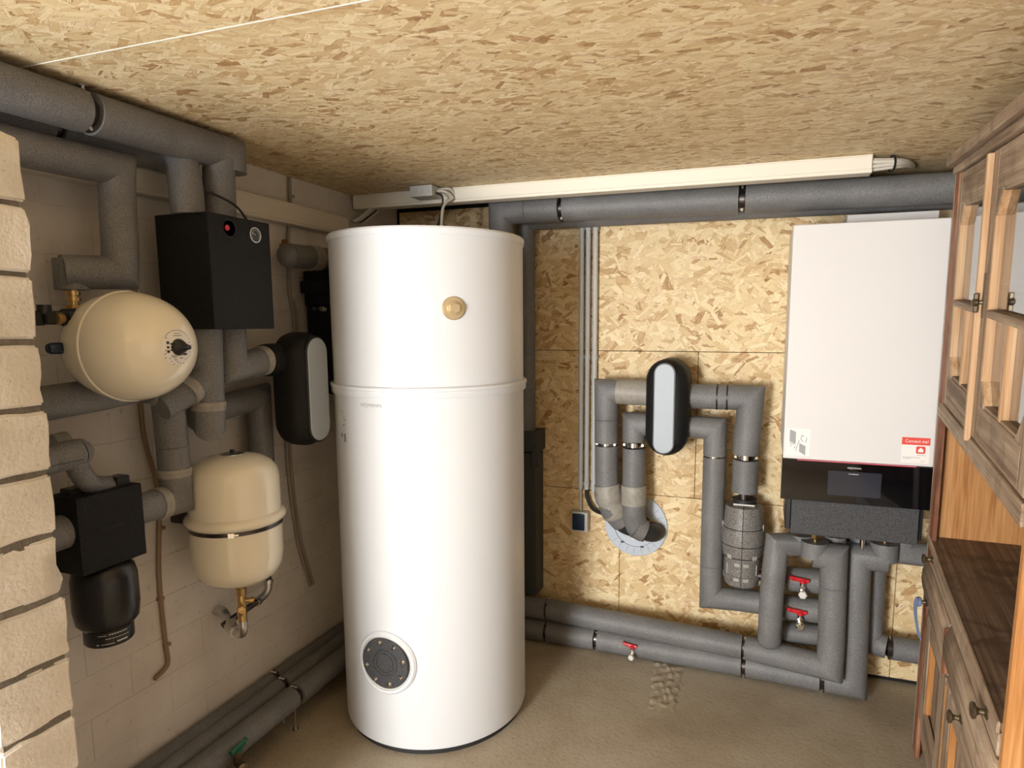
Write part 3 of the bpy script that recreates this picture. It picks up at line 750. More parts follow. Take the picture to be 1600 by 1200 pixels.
# second parallel pipes between the risers, with the two red valves
t = run('topmost short grey pipe between risers carrying the upper red valve', [[(1.795, -.15, .440), (2.06, -.15, .446)]], .047, group='short pipes between the risers', core=[(1.60, -.15, .436), (2.06, -.15, .446)])
clamp(t, (1.783, -.15, .44), (1, 0, 0), .05); drain_valve(t, (1.850, -.205, .432), (0, -1, 0), sc=1.15)
t = run('middle short grey pipe between risers carrying the lower red valve', [[(1.793, -.15, .322), (2.06, -.15, .328)]], .047, group='short pipes between the risers', core=[(1.70, -.145, .32), (2.06, -.15, .328)])
clamp(t, (1.783, -.15, .322), (1, 0, 0), .05); drain_valve(t, (1.847, -.205, .305), (0, -1, 0), hexy=False, sc=1.15)
t = run('lowest short grey pipe between risers, without a valve', [[(1.785, -.115, .205), (2.06, -.115, .212)]], .042, group='short pipes between the risers', core=[(1.7, -.115, .2), (2.06, -.115, .212)])
t = run('front left grey riser under boiler with rounded foot', [
    [(1.835, -.20, .640), (1.835, -.20, .600), (1.752, -.235, .600), (1.745, -.25, .50), (1.741, -.25, .425), (1.740, -.25, .30), (1.740, -.235, .225)]], .044, loc=(1.74, -.24, .17))
bm = B(); lathe(bm, [(.044, 0), (.043, .010), (.036, .026), (.022, .036), (0, .040)], (1.740, -.236, .226), (0, .06, -1), 28); fin('rounded_foot', bm, 'grey_foam', t)
t = run('grey pipe in deep shade behind the right riser', [[(2.105, -.085, .60), (2.108, -.085, .20), (2.165, -.10, .195)], [(2.182, -.10, .195), (2.60, -.10, .185)]], .044,
        core=[(2.108, -.085, .6), (2.108, -.09, .195), (2.60, -.10, .185)], loc=(2.14, -.09, .14))
clamp(t, (2.1735, -.10, .195), (1, 0, 0), .050)
t = run('grey pipe running right from below boiler to behind dresser', [[(2.185, -.13, .66), (2.187, -.13, .585), (2.60, -.13, .580)]], .043, loc=(2.19, -.13, .53))

# grey foam filter body
fx, fy = 1.626, -.135
ft = thing('separator_shell', 'grey two-part foam filter shell between pipes on OSB wall', 'filter', (fx, fy, .372))
FH = .392
prof = [(0, 0), (.058, 0), (.066, .008), (.069, .030), (.0745, .034), (.0745, .046), (.070, .050), (.070, .118), (.076, .122), (.077, .138), (.079, .150), (.079, .168), (.082, .172), (.083, .225), (.079, .236), (.078, .240), (.0765, .244), (.073, .300), (.0715, .318), (.069, .324), (0, .324)]
for s in (0, 1):
    bm = B(); n = 24; prev = None
    for (r_, h_) in prof:
        ring = []
        for k in range(n + 1):
            a = -PI / 2 + (PI * k / n) + (PI if s else 0); x_ = max(0, r_ * math.cos(a - (PI if s else 0)) - .0012) * (-1 if s else 1); y_ = r_ * math.sin(a)
            ring.append(bm.verts.new((fx + x_ + (.0012 if not s else -.0012), fy + y_, FH + h_)))
        if prev:
            for k in range(n): bm.faces.new((prev[k], prev[k + 1], ring[k + 1], ring[k]))
        prev = ring
    fin('foam_half', bm, 'grey_epp', ft)
bm = B(); box(bm, fx - .0008, fx + .0008, fy - .067, fy + .06, FH + .004, FH + .322); fin('parting_line', bm, 'dark_gap', ft)
for z_, rr in ((.175, .0825), (.126, .0775), (.242, .0795)):
    bm = B(); lathe(bm, [(rr - .004, -.0012), (rr + .0004, -.0012), (rr + .0004, .0012), (rr - .004, .0012)], (fx, fy, FH + z_ - .003), (0, 0, 1), 48); fin('shell_joint', bm, 'dark_gap', ft)
for a, z_, hx, hz, rr in ((-125, .130, .010, .008, .079), (-52, .130, .010, .008, .079), (-103, .098, .011, .007, .071), (-76, .098, .011, .007, .071), (-103, .040, .011, .007, .076), (-76, .040, .011, .007, .076), (-140, .075, .002, .022, .071), (-38, .075, .002, .022, .071), (-172, .238, .008, .018, .079), (-14, .238, .008, .018, .079)):
    a = math.radians(a); q = V((fx + rr * math.cos(a), fy + rr * math.sin(a), FH + z_)); bm = B(); box(bm, -hx, hx, -.002, .0025, -hz, hz, .001, 1)
    bm.transform(Matrix.Translation(q) @ Matrix.Rotation(a + PI / 2, 4, 'Z')); fin('locking_tab', bm, 'tab_grey', ft)
bm = B(); lathe(bm, [(0, 0), (.046, 0), (.047, .018), (0, .018)], (fx, fy + .03, FH + .326), (0, 0, 1), 28); fin('foam_collar', bm, 'dark_rubber', ft)
bm = B(); box(bm, fx - .040, fx + .040, fy - .022, fy - .016, FH + .325, FH + .331); fin('retaining_clip', bm, 'felt_white', ft)

# ==================================================================== BOILER
bo = thing('wall_boiler', 'white wall-hung heating unit with black glass control panel', 'boiler', (1.98, -.2, .70))
bm = B(); box(bm, 1.753, 2.210, -.40, -.002, .965, 1.752, .005, 3); fin('white_casing', bm, 'boiler_white', bo)
bm = B(); box(bm, 1.751, 2.212, -.403, -.33, .822, .963, .002, 2); gp = fin('glass_panel', bm, 'black_glass', bo)
bm = B(); box(bm, 1.80, 2.16, -.4045, -.399, .9625, .9655); fin('indicator_strip', bm, 'pink_strip', bo)
bm = B(); box(bm, 1.899, 2.062, -.4036, -.402, .849, .934, .0008, 1); fin('display', bm, 'display_grey', bo)
bm = B(); logo(bm, .046, plane_fn((1.957, -.4042, .944), (1, 0, 0), (0, 0, 1))); rect(bm, plane_fn((1.962, -.4042, .925), (1, 0, 0), (0, 0, 1)), 0, .007, 0, .0014)
rect(bm, plane_fn((1.9705, -.4042, .925), (1, 0, 0), (0, 0, 1)), 0, .022, 0, .0014)
fin('panel_print', bm, 'print_white', bo)
for x0, x1 in ((1.772, 1.789), (2.190, 2.203)):
    bm = B(); box(bm, x0, x1, -.345, -.10, .700, .822, .002, 1); fin('side_bracket', bm, 'black_plastic', bo)
bm = B(); box(bm, 1.790, 2.187, -.365, -.30, .690, .824, .003, 2); fin('lower_foam_cover', bm, 'anthracite_epp', bo)
bm = B(); box(bm, 1.796, 2.186, -.30, -.02, .74, .824); fin('connection_tray', bm, 'dark_rubber', bo)
bm = B(); box(bm, 1.935, 2.218, -.185, -.002, 1.752, 1.806, .002, 1); fin('hanging_rail', bm, 'boiler_white', bo)
for x, y, mt, r_ in ((1.882, -.25, 'brass', .014), (1.955, -.20, 'chrome', .013), (2.045, -.20, 'chrome', .013), (2.122, -.18, 'brass', .016)):
    bm = B(); cyl(bm, (x, y, .60), (x, y, .75), r_ * .7, 14); lathe(bm, [(0, 0), (r_, 0), (r_ * 1.05, .003), (r_ * 1.05, .022), (0, .024)], (x, y, .642), (0, 0, 1), 6); fin('union_nut', bm, mt, bo)
t = run('dark stub pipe under middle of the boiler, left of two', [[(1.957, -.18, .600), (1.957, -.18, .640)], ], .038, loc=(1.957, -.18, .59), group=None)
bm = B(); tube(bm, [(1.957, -.16, .60), (1.957, -.06, .60), (1.957, -.05, .50)], .036, 20); fin('insulation_sleeve', bm, 'grey_foam', t)
t = run('dark stub pipe under middle of the boiler, right of two', [[(2.045, -.14, .600), (2.045, -.14, .640)]], .036, loc=(2.045, -.14, .59))
bm = B(); tube(bm, [(2.045, -.13, .60), (2.045, -.05, .60), (2.045, -.05, .50)], .035, 20); fin('insulation_sleeve', bm, 'grey_foam', t)
# stickers
sk = plane_fn((1.758, -.4008, .972), (1, 0, 0), (0, 0, 1))
bm = B(); rect(bm, sk, .004, .080, .006, .100); s1 = fin('instruction_sticker', bm, 'label_white', bo)
sk2 = plane_fn((1.758, -.4016, .972), (1, 0, 0), (0, 0, 1))
bm = B()
for q in (((.014, .055), (.034, .045), (.034, .088), (.014, .096)), ((.046, .020), (.066, .008), (.066, .040), (.046, .050))):
    bm.faces.new([bm.verts.new(sk2(*c_)) for c_ in q])
fin('printed_drawing', bm, 'print_grey', s1)
bm = B()
for (x0, y0, x1, y1) in ((.014, .050, .030, .044), (.035, .022, .045, .060), (.050, .064, .053, .078), (.066, .052, .069, .070), (.018, .036, .020, .044), (.030, .030, .033, .040), (.050, .064, .058, .054), (.053, .078, .060, .072)):
    a, b_ = sk2(x0, y0), sk2(x1, y1); n_ = (b_ - a).normalized().cross(V((0, 1, 0))) * .0007
    bm.faces.new([bm.verts.new(a - n_), bm.verts.new(b_ - n_), bm.verts.new(b_ + n_), bm.verts.new(a + n_)])
fin('printed_drawing', bm, 'print_dark', s1)
sk = plane_fn((2.113, -.4008, .972), (1, 0, 0), (0, 0, 1)); sk2 = plane_fn((2.113, -.4014, .972), (1, 0, 0), (0, 0, 1)); sk3 = plane_fn((2.113, -.4020, .972), (1, 0, 0), (0, 0, 1))
bm = B(); rect(bm, sk, .001, .082, .004, .088); s2 = fin('connection_sticker', bm, 'label_white', bo)
bm = B(); rect(bm, sk2, .001, .082, .064, .088)
def rrect(bm, fn, x0, x1, y0, y1, r):
    pts = []
    for cx, cy, a0 in ((x1 - r, y1 - r, 0), (x0 + r, y1 - r, PI / 2), (x0 + r, y0 + r, PI), (x1 - r, y0 + r, 1.5 * PI)):
        for k in range(5): a = a0 + PI / 2 * k / 4; pts.append(fn(cx + r * math.cos(a), cy + r * math.sin(a)))
    bm.faces.new([bm.verts.new(q) for q in pts])
rrect(bm, sk2, .043, .070, .036, .060, .005); fin('red_print', bm, 'label_red', s2)
bm = B(); text_bm(bm, 'Connect me!', .0145, lambda X, Y: sk3(X + .010, Y + .0715), squash=.88)
bm.faces.new([bm.verts.new(sk3(*q)) for q in ((.049, .041), (.064, .041), (.064, .049), (.0565, .056), (.049, .049))]); fin('white_print', bm, 'label_white', s2)
bm = B()
for (x, y, w_) in ((.006, .022, .050), (.006, .018, .024), (.046, .030, .024), (.058, .010, .011)): rect(bm, sk2, x, x + w_, y, y + .0013)
fin('small_print', bm, 'print_grey', s2)

# dark housing in the shade behind the tank
t = thing('dark_housing', 'dark grey plastic housing in shade behind right edge of the tank', 'housing', (.66, -.06, .19))
bm = B(); box(bm, .58, .742, -.105, -.004, .200, .86, .006, 2); fin('housing_body', bm, 'dark_grey_plastic', t)
bm = B(); box(bm, .575, .752, -.112, -.004, .865, .958, .004, 2); fin('housing_cap', bm, 'dark_grey_plastic', t)
bm = B(); box(bm, .725, .758, -.116, -.110, .80, .89, .002, 1); fin('housing_clip', bm, 'dark_grey_plastic', t)

# ==================================================================== LEFT WALL PIPES
def xrun(*a, **k): return run(*a, **k)
t = run('thick grey insulated pipe hung closest below ceiling along left wall', [
    [(.20, -3.2, 1.900), (.20, -1.655, 1.912)], [(.20, -1.632, 1.912), (.20, -1.285, 1.916), (.20, -1.225, 1.917), (.20, -1.225, 1.865)]], .048,
    core=[(.20, -3.2, 1.900), (.20, -1.23, 1.916)], loc=(.2, -1.8, 1.86))
bm = B(); tube(bm, [(.20, -1.250, 1.905), (.20, -1.262, 1.86), (.20, -1.268, 1.722)], .043, 28); fin('insulation_sleeve', bm, 'grey_foam', t)
clamp(t, (.20, -1.6435, 1.912), (0, 1, 0), .048, rod=(.20, -1.6435, H), side=(1, 0, 0))
t = run('grey insulated pipe nearer the wall beneath the ceiling pipe, left side', [
    [(.085, -3.2, 1.885), (.085, -1.655, 1.892)], [(.085, -1.632, 1.892), (.085, -1.34, 1.894), (.17, -1.36, 1.868), (.195, -1.375, 1.80), (.20, -1.378, 1.722)]], .043,
    core=[(.085, -3.2, 1.885), (.085, -1.36, 1.894)], loc=(.085, -1.8, 1.84))
clamp(t, (.085, -1.6435, 1.892), (0, 1, 0), .046, side=(1, 0, 0))
t = run('grey insulated pipe bending down to brass valves above cream round vessel', [
    [(.15, -3.2, 1.800), (.15, -1.625, 1.812), (.15, -1.535, 1.815), (.15, -1.540, 1.765), (.15, -1.545, 1.61), (.15, -1.550, 1.560), (.12, -1.612, 1.558), (.10, -1.66, 1.556)]], .041,
    loc=(.15, -1.7, 1.50))
bm = B(); tube(bm, [(.102, -1.640, 1.588), (.102, -1.640, 1.515)], .036, 20); fin('insulation_sleeve', bm, 'grey_foam', t)
# black pump group cover
pg = thing('pump_group_cover', 'black box-shaped foam pump cover with thermometer on left wall', 'pump cover', (.2, -1.295, 1.42))
bm = B(); box(bm, .112, .297, -1.408, -1.182, 1.418, 1.724, .004, 2); fin('foam_box', bm, 'black_epp', pg)
for (y, z, r_, nm, mt, d) in ((-1.336, 1.690, .024, 'knob_recess', 'emboss_black', .0012), (-1.243, 1.683, .0215, 'thermometer', 'steel', .003)):
    bm = B(); lathe(bm, [(0, 0), (r_, 0), (r_, d), (r_ - .0025, d), (r_ - .003, d - .001), (0, d - .001)], (.2968, y, z), (1, 0, 0), 36); o = fin(nm, bm, mt, pg)
    if nm == 'thermometer':
        bm = B(); cyl(bm, (.2988, y, z), (.2994, y, z), r_ - .002, 32); fin('dial_face', bm, 'dark_grey_plastic', o)
        bm = B()
        for k in range(13):
            a = math.radians(215 - k * 250 / 12); c0, s0 = math.cos(a), math.sin(a)
            p0, p1 = V((.2998, y + c0 * .0125, z + s0 * .0125)), V((.2998, y + c0 * .0165, z + s0 * .0165)); n_ = V((0, -s0, c0)) * .0006
            bm.faces.new([bm.verts.new(p0 - n_), bm.verts.new(p1 - n_), bm.verts.new(p1 + n_), bm.verts.new(p0 + n_)])
        p0, p1 = V((.3, y, z)), V((.3, y - .0135, z + .006)); n_ = V((0, .4, .9)) * .0008
        bm.faces.new([bm.verts.new(p0 - n_), bm.verts.new(p1 - n_), bm.verts.new(p1 + n_), bm.verts.new(p0 + n_)])
        fin('dial_marks', bm, 'print_white', o)
    else:
        bm = B(); cyl(bm, (.2975, y - .010, z), (.3005, y - .010, z), .0075, 16); fin('red_knob', bm, 'red_plastic', o)
bm = B(); tube(bm, smooth_path([(.17, -1.39, 1.80), (.22, -1.35, 1.795), (.262, -1.28, 1.765), (.27, -1.235, 1.722)]), .0035, 8); o = fin('sensor_cable', bm, 'cable_black'); tag(o, 'thin black sensor cable curving into top of black pump box', 'cable')

t = run('left grey pipe leaving the bottom of black pump box, going down', [
    [(.20, -1.345, 1.425), (.20, -1.352, 1.285), (.20, -1.355, 1.150), (.11, -1.28, 1.150), (.06, -1.255, 1.150)]], .0435, loc=(.2, -1.35, 1.10))
tapeband(t, (.20, -1.355, 1.190), (.20, -1.354, 1.215), .0435)
bm = B(); tube(bm, [(.20, -1.355, 1.285), (.20, -1.43, 1.245), (.19, -1.50, 1.215)], .036, 22); fin('insulation_sleeve', bm, 'grey_foam', t)
tapeband(t, (.20, -1.405, 1.258), (.20, -1.43, 1.245), .037)
t = run('right grey pipe from black pump box bending into rounded pump cover', [
    [(.20, -1.255, 1.425), (.20, -1.256, 1.375), (.20, -1.260, 1.305), (.20, -1.13, 1.318)]], .0425, loc=(.2, -1.25, 1.26))
tapeband(t, (.20, -1.152, 1.316), (.20, -1.125, 1.319), .0425, extra=.003)
bm = B(); lathe(bm, [(0, 0), (.050, 0), (.052, .02), (.052, .09), (0, .09)], (.20, -1.128, 1.3185), (0, 1, 0), 30); fin('black_collar', bm, 'black_epp', t)
c2 = capsule('pump_cover', 'black rounded pump cover with grey panel beside white tank', -1.005, 1.218, .165, .375, .170, .132, lambda y, d, z: V((d, y, z)), .096, .338, ix=.004, loc=(.10, -1.0, 1.03))
bm = B(); box(bm, .300, .3045, -1.03, -.98, 1.199, 1.2008); bm.free()
# pipe behind leading down to the upright vessel
t = run('grey pipe low behind rounded cover, turning down behind upright cream vessel', [
    [(.085, -1.245, 1.168), (.085, -1.035, 1.190), (.085, -1.037, .98), (.085, -1.04, .70)]], .040, loc=(.085, -1.1, .70))
# pipe from far left + pipe down to separator
t = run('grey pipe from brick stub running behind the cream round vessel', [
    [(.15, -2.05, 1.240), (.15, -1.63, 1.262), (.15, -1.52, 1.272)]], .040, loc=(.15, -1.8, 1.2))
t = run('grey pipe coming down below round vessel and turning left to black separator', [
    [(.17, -1.52, 1.268), (.16, -1.452, 1.250), (.16, -1.448, 1.175), (.16, -1.446, 1.10), (.16, -1.444, .950), (.16, -1.60, .957)]], .0405, loc=(.16, -1.45, .9))
tapeband(t, (.16, -1.4452, 1.018), (.16, -1.4455, 1.040), .0405); tapeband(t, (.16, -1.512, .953), (.16, -1.488, .952), .0405)
t = run('grey pipe stub entering the black separator from the left', [[(.16, -2.05, .950), (.16, -1.745, .955)]], .040, loc=(.16, -1.9, .9))
t = run('grey pipe with slit above black separator, coming past the brick stub', [[(.19, -2.05, 1.120), (.19, -1.79, 1.134), (.19, -1.725, 1.138)]], .033, loc=(.19, -1.9, 1.09))
bm = B(); lathe(bm, [(.033, 0), (.031, .012), (.022, .024), (.008, .031), (0, .032)], (.19, -1.726, 1.138), (-.1, 1, .06), 24); fin('rounded_end', bm, 'grey_foam', t)
bm = B(); tube(bm, smooth_path([(.19, -1.735, 1.125), (.185, -1.72, 1.09), (.175, -1.695, 1.058), (.165, -1.665, 1.043), (.16, -1.63, 1.035)]), .024, 18); fin('insulation_sleeve', bm, 'grey_foam', t)
bm = B(); box(bm, .2225, .2235, -1.85, -1.735, 1.1255, 1.1265); fin('slit', bm, 'dark_gap', t)
t = run('thin dark pipe behind the slit grey pipe at the brick stub', [[(.12, -2.0, 1.145), (.12, -1.735, 1.155)]], .022, loc=(.12, -1.8, 1.12))
tapeband(t, (.12, -1.735, 1.155), (.12, -1.70, 1.156), .021, extra=.002)

# black air/dirt separator
sp = thing('dirt_separator', 'square black foam separator with hanging black bowl on left wall', 'separator', (.16, -1.67, .66))
bm = B(); box(bm, .112, .212, -1.755, -1.588, .851, 1.036, .004, 2); fin('foam_box', bm, 'black_epp', sp)
for (y0, y1, z0, z1, x0, x1) in ((-1.735, -1.69, 1.030, 1.050, .130, .170), (-1.635, -1.60, 1.030, 1.058, .150, .190), (-1.592, -1.578, .895, .955, .150, .20), (-1.592, -1.573, .91, .935, .155, .195)):
    bm = B(); box(bm, x0, x1, y0, y1, z0, z1, .003, 1); fin('clip', bm, 'black_plastic', sp)
bm = B(); logo(bm, .062, plane_fn((.2128, -1.702, .945), (0, 1, 0), (0, 0, 1))); fin('word_mark', bm, 'emboss_black', sp)
bx, by = .16, -1.668
bm = B(); lathe(bm, [(0, .852), (.052, .850), (.066, .838), (.0715, .815), (.0725, .74), (.068, .705), (.055, .689), (0, .689)], (bx, by, 0), (0, 0, 1), 48); fin('bowl_insulation', bm, 'black_gloss', sp, sharp=60)
bm = B(); lathe(bm, [(0, .690), (.0545, .690), (.0545, .655), (.051, .650), (0, .650)], (bx, by, 0), (0, 0, 1), 48); cp = fin('lower_cap', bm, 'black_plastic', sp)
def lp(a, z): a = math.radians(a); return V((bx + .0549 * math.cos(a), by + .0549 * math.sin(a), z))
bm = B()
for (a0, a1, z, h_) in ((-62, -42, .681, .0016), (-37, 8, .682, .0022), (-45, 12, .672, .0014), (-66, -60, .658, .0035), (-55, -25, .659, .0016), (-20, 6, .660, .004)):
    n_ = 8
    for k in range(n_):
        aa, ab = a0 + (a1 - a0) * k / n_, a0 + (a1 - a0) * (k + .7) / n_
        bm.faces.new([bm.verts.new(q) for q in (lp(aa, z), lp(ab, z), lp(ab, z + h_), lp(aa, z + h_))])
fin('small_print', bm, 'print_white', cp)

# ==================================================================== VESSELS
ex, ey, ez = .265, -1.630, 1.380
e1 = thing('expansion_vessel', 'round cream expansion vessel with black cone cap on left wall', 'expansion vessel', (.1, ey, 1.25))
ER = .1285
pf = [(0, -.145), (.03, -.143), (.065, -.130), (.095, -.105), (.115, -.070), (.125, -.035), (ER - .001, -.006), (ER - .001, 0)]
bm = B(); lathe(bm, pf, (ex, ey, ez), (1, 0, 0), 64); fin('rear_shell', bm, 'cream_enamel', e1, sharp=60)
pf = [(ER - .001, 0)] + [(ER * math.cos(a) ** .92, .150 * math.sin(a)) for a in [PI / 2 * k / 18 for k in range(1, 18)]] + [(0, .150)]
bm = B(); lathe(bm, pf, (ex, ey, ez), (1, 0, 0), 64); fin('front_shell', bm, 'cream_enamel', e1, sharp=60)
bm = B(); lathe(bm, [(ER - .003, -.005), (ER + .0015, -.004), (ER + .0025, 0), (ER + .0015, .004), (ER - .003, .005)], (ex, ey, ez), (1, 0, 0), 64); fin('weld_ring', bm, 'cream_enamel', e1)
def domex(r): # height of the front dome at radius r
    c_ = (r / ER) ** (1 / .92); return .150 * math.sqrt(max(0, 1 - c_ * c_))
bm = B(); lathe(bm, [(.0195, .146), (.0195, .1505), (.016, .1575), (.0065, .174), (.0055, .181), (.004, .183), (0, .183)], (ex, ey, ez), (1, 0, 0), 32); fin('cone_cap', bm, 'black_plastic', e1)
bm = B(); n_ = 48
rr = [[bm.verts.new((ex + domex(r_) + .0008, ey + r_ * math.cos(2 * PI * k / n_), ez + r_ * math.sin(2 * PI * k / n_))) for k in range(n_)] for r_ in (.019, .030, .041)]
for a, b_ in zip(rr[:-1], rr[1:]):
    for k in range(n_): bm.faces.new((a[k], a[(k + 1) % n_], b_[(k + 1) % n_], b_[k]))
lb = fin('round_label', bm, 'label_cream' if 'label_cream' in M else 'label_white', e1)
def dfn(X, Y): r_ = math.hypot(X, Y); return V((ex + domex(r_) + .0016, ey + X, ez + Y))
bm = B(); logo(bm, .021, lambda X, Y: dfn(X - .0105, Y + .0305))
for k in range(20):
    a0, a1 = math.radians(38 + k * 5.2), math.radians(38 + (k + 1) * 5.2)
    bm.faces.new([bm.verts.new(dfn(r_ * math.cos(a), r_ * math.sin(a))) for r_, a in ((.0385, a0), (.0385, a1), (.0393, a1), (.0393, a0))])
for (x0, x1, y0, h_) in ((-.012, .010, .0258, .0011), (-.030, -.024, .008, .006), (-.030, -.025, -.002, .005), (-.030, -.024, -.012, .006), (-.022, -.016, .006, .004), (-.022, -.016, -.001, .003), (-.022, -.015, -.008, .004),
                     (-.020, -.010, -.018, .001), (-.020, -.006, -.022, .0012), (-.013, -.007, -.027, .001), (.010, .022, -.019, .0045), (.022, .026, .002, .004), (.023, .026, -.006, .004), (.015, .018, .008, .003), (.000, .010, -.026, .0014), (-.012, -.004, -.030, .001)):
    rect(bm, dfn, x0, x1, y0, y0 + h_)
for k in range(26):
    a = math.radians(190 + k * 12.5); r_ = .0335 + .003 * (k % 3)
    if not (40 < (190 + k * 12.5) % 360 < 140): rect(bm, dfn, r_ * math.cos(a) - .0022, r_ * math.cos(a) + .0018, r_ * math.sin(a) - .0008, r_ * math.sin(a) + .0006)
fin('label_print', bm, 'print_dark', lb)
# brass valves at its left
br = thing('brass_manifold', 'brass valve manifold with black lever and blue-black safety cap left of vessel', 'valve', (.11, -1.66, 1.33))
bm = B(); cyl(bm, (.102, -1.640, 1.53), (.102, -1.640, 1.36), .0105, 18)
for z0, z1, r_ in ((1.512, 1.502, .0155), (1.497, 1.488, .0155), (1.478, 1.464, .019), (1.46, 1.44, .016)): lathe(bm, [(0, z0), (r_, z0), (r_, z1), (0, z1)], (.102, -1.640, 0), (0, 0, 1), 8 if r_ > .016 else 20)
fin('brass_body', bm, 'brass', br)
bm = B(); lathe(bm, [(0, 0), (.020, 0), (.021, .012), (.021, .030), (.018, .038), (0, .038)], (.20, -1.735, 1.447), (0, 1, .03), 24); box(bm, .185, .215, -1.782, -1.73, 1.432, 1.462, .003, 1); lathe(bm, [(0, 0), (.014, 0), (.014, .02), (0, .02)], (.20, -1.775, 1.455), (0, 0, 1), 16); fin('black_valve_body', bm, 'black_plastic', br)
bm = B(); lathe(bm, [(0, 0), (.014, 0), (.015, .006), (.014, .018), (0, .018)], (.205, -1.746, 1.446), (.3, -1, 0), 16); fin('brass_nut', bm, 'brass', br)
bm = B(); box(bm, .196, .204, -1.835, -1.775, 1.430, 1.462, .003, 1); fin('lever', bm, 'black_plastic', br)
bm = B(); lathe(bm, [(0, 0), (.009, 0), (.011, .003), (.007, .008), (0, .009)], (.204, -1.820, 1.446), (1, 0, 0), 16); fin('screw', bm, 'chrome', br)
bm = B(); lathe(bm, [(0, 0), (.010, .001), (.0125, .006), (.0135, .036), (0, .036)], (.20, -1.776, 1.380), (0, 1, 0), 20); fin('safety_cap', bm, 'navy_plastic', br)
bm = B(); cyl(bm, (.20, -1.742, 1.380), (.20, -1.700, 1.380), .014, 18); cyl(bm, (.20, -1.724, 1.380), (.20, -1.724, 1.348), .0125, 18); fin('brass_elbow', bm, 'brass', br)

vx, vy = .200, -1.2787
e2 = thing('expansion_vessel', 'upright cream expansion vessel strapped to left wall beside the tank', 'expansion vessel', (vx, vy, .655))
VR = .1285; z0, zm, z1 = .655, .862, 1.050
bm = B(); lathe(bm, [(0, 0), (.04, .001), (.085, .010), (.112, .030), (.124, .058), (VR, .095), (VR, .205)], (vx, vy, z0), (0, 0, 1), 64); fin('lower_shell', bm, 'cream_enamel', e2, sharp=60)
bm = B(); lathe(bm, [(VR, .860), (VR - .001, .975), (.121, 1.005), (.105, 1.026), (.078, 1.041), (.04, 1.049), (0, 1.051)], (vx, vy, 0), (0, 0, 1), 64); fin('upper_shell', bm, 'cream_enamel', e2, sharp=60)
bm = B(); lathe(bm, [(VR - .002, .846), (VR + .008, .850), (VR + .0125, .858), (VR + .0125, .866), (VR + .006, .874), (VR - .002, .880)], (vx, vy, 0), (0, 0, 1), 64); fin('weld_flange', bm, 'cream_enamel', e2, sharp=60)
bm = B(); lathe(bm, [(VR - .002, .834), (VR + .0022, .834), (VR + .0022, .845), (VR - .002, .845)], (vx, vy, 0), (0, 0, 1), 64); ss = fin('steel_strap', bm, 'dark_steel', e2)
a = math.radians(-52); bm = B(); q = V((vx + (VR + .004) * math.cos(a), vy + (VR + .004) * math.sin(a), .8395)); box(bm, -.009, .009, -.004, .004, -.0075, .0075, .001, 1); cyl(bm, (.009, -.001, 0), (.020, -.001, 0), .004, 10); bm.transform(Matrix.Translation(q) @ Matrix.Rotation(a + PI / 2, 4, 'Z')); fin('strap_screw', bm, 'chrome', ss)
bm = B(); lathe(bm, [(.0, .0), (.033, 0), (.033, .0025), (.030, .003), (0, .003)], (vx, vy, 1.0485), (0, 0, 1), 40); tl = fin('top_label', bm, 'steel', e2)
bm = B(); cyl(bm, (vx, vy, 1.05), (vx, vy, 1.062), .0065, 14); fin('valve_cap', bm, 'black_plastic', e2)
bm = B()
for k in range(11):
    a = 2 * PI * k / 11
    bm.faces.new([bm.verts.new(V((vx + r_ * math.cos(a + d), vy + r_ * math.sin(a + d), 1.0521))) for r_, d in ((.014, 0), (.027, 0), (.027, .16), (.014, .16))])
fin('label_print', bm, 'print_dark', tl)
bm = B(); box(bm, .0, .085, -1.335, -1.225, .835, .87, .002, 1); fin('wall_bracket', bm, 'dark_steel', e2)

# brass cap valve and elbows under the upright vessel
bv = thing('vessel_valve', 'brass cap valve with chrome elbow hanging under upright cream vessel', 'valve', (vx, vy, .46))
bm = B()
for r_, za, zb, n_ in ((.0155, .657, .645, 20), (.010, .648, .632, 16), (.0155, .634, .612, 8), (.012, .614, .560, 18), (.0145, .572, .548, 8), (.013, .550, .523, 18)): lathe(bm, [(0, za), (r_, za), (r_, zb), (0, zb)], (vx, vy, 0), (0, 0, 1), n_)
fin('valve_body', bm, 'brass', bv)
for d_, z_, L_, mt in ((V((.9, .55, 0)), .592, .036, 'brass'), (V((.75, -.8, 0)), .575, .032, 'brass')):
    d_.normalize(); bm = B(); q = V((vx, vy, z_)); lathe(bm, [(0, 0), (.007, 0), (.007, L_ - .010), (.010, L_ - .010), (.010, L_), (.006, L_), (.005, L_ - .002), (0, L_ - .002)], q, d_, 14); fin('drain_cock', bm, mt, bv)
bm = B(); tube(bm, smooth_path([(vx, vy, .527), (vx, vy, .505), (vx - .012, vy + .006, .482), (vx - .04, vy + .020, .470), (vx - .07, vy + .033, .468)], 6), .0135, 18); fin('chrome_elbow', bm, 'steel', bv)
bm = B(); lathe(bm, [(0, 0), (.0175, 0), (.0175, .012), (0, .012)], (vx - .062, vy + .030, .468), (-1, .45, 0), 20); tube(bm, smooth_path([(vx - .066, vy + .032, .468), (vx - .10, vy + .048, .468), (.055, -1.200, .476), (.03, -1.190, .490), (.001, -1.188, .492)], 5), .0165, 18); cyl(bm, (.115, -1.232, .482), (.125, -1.245, .500), .010, 14); fin('wall_elbow', bm, 'steel', bv)
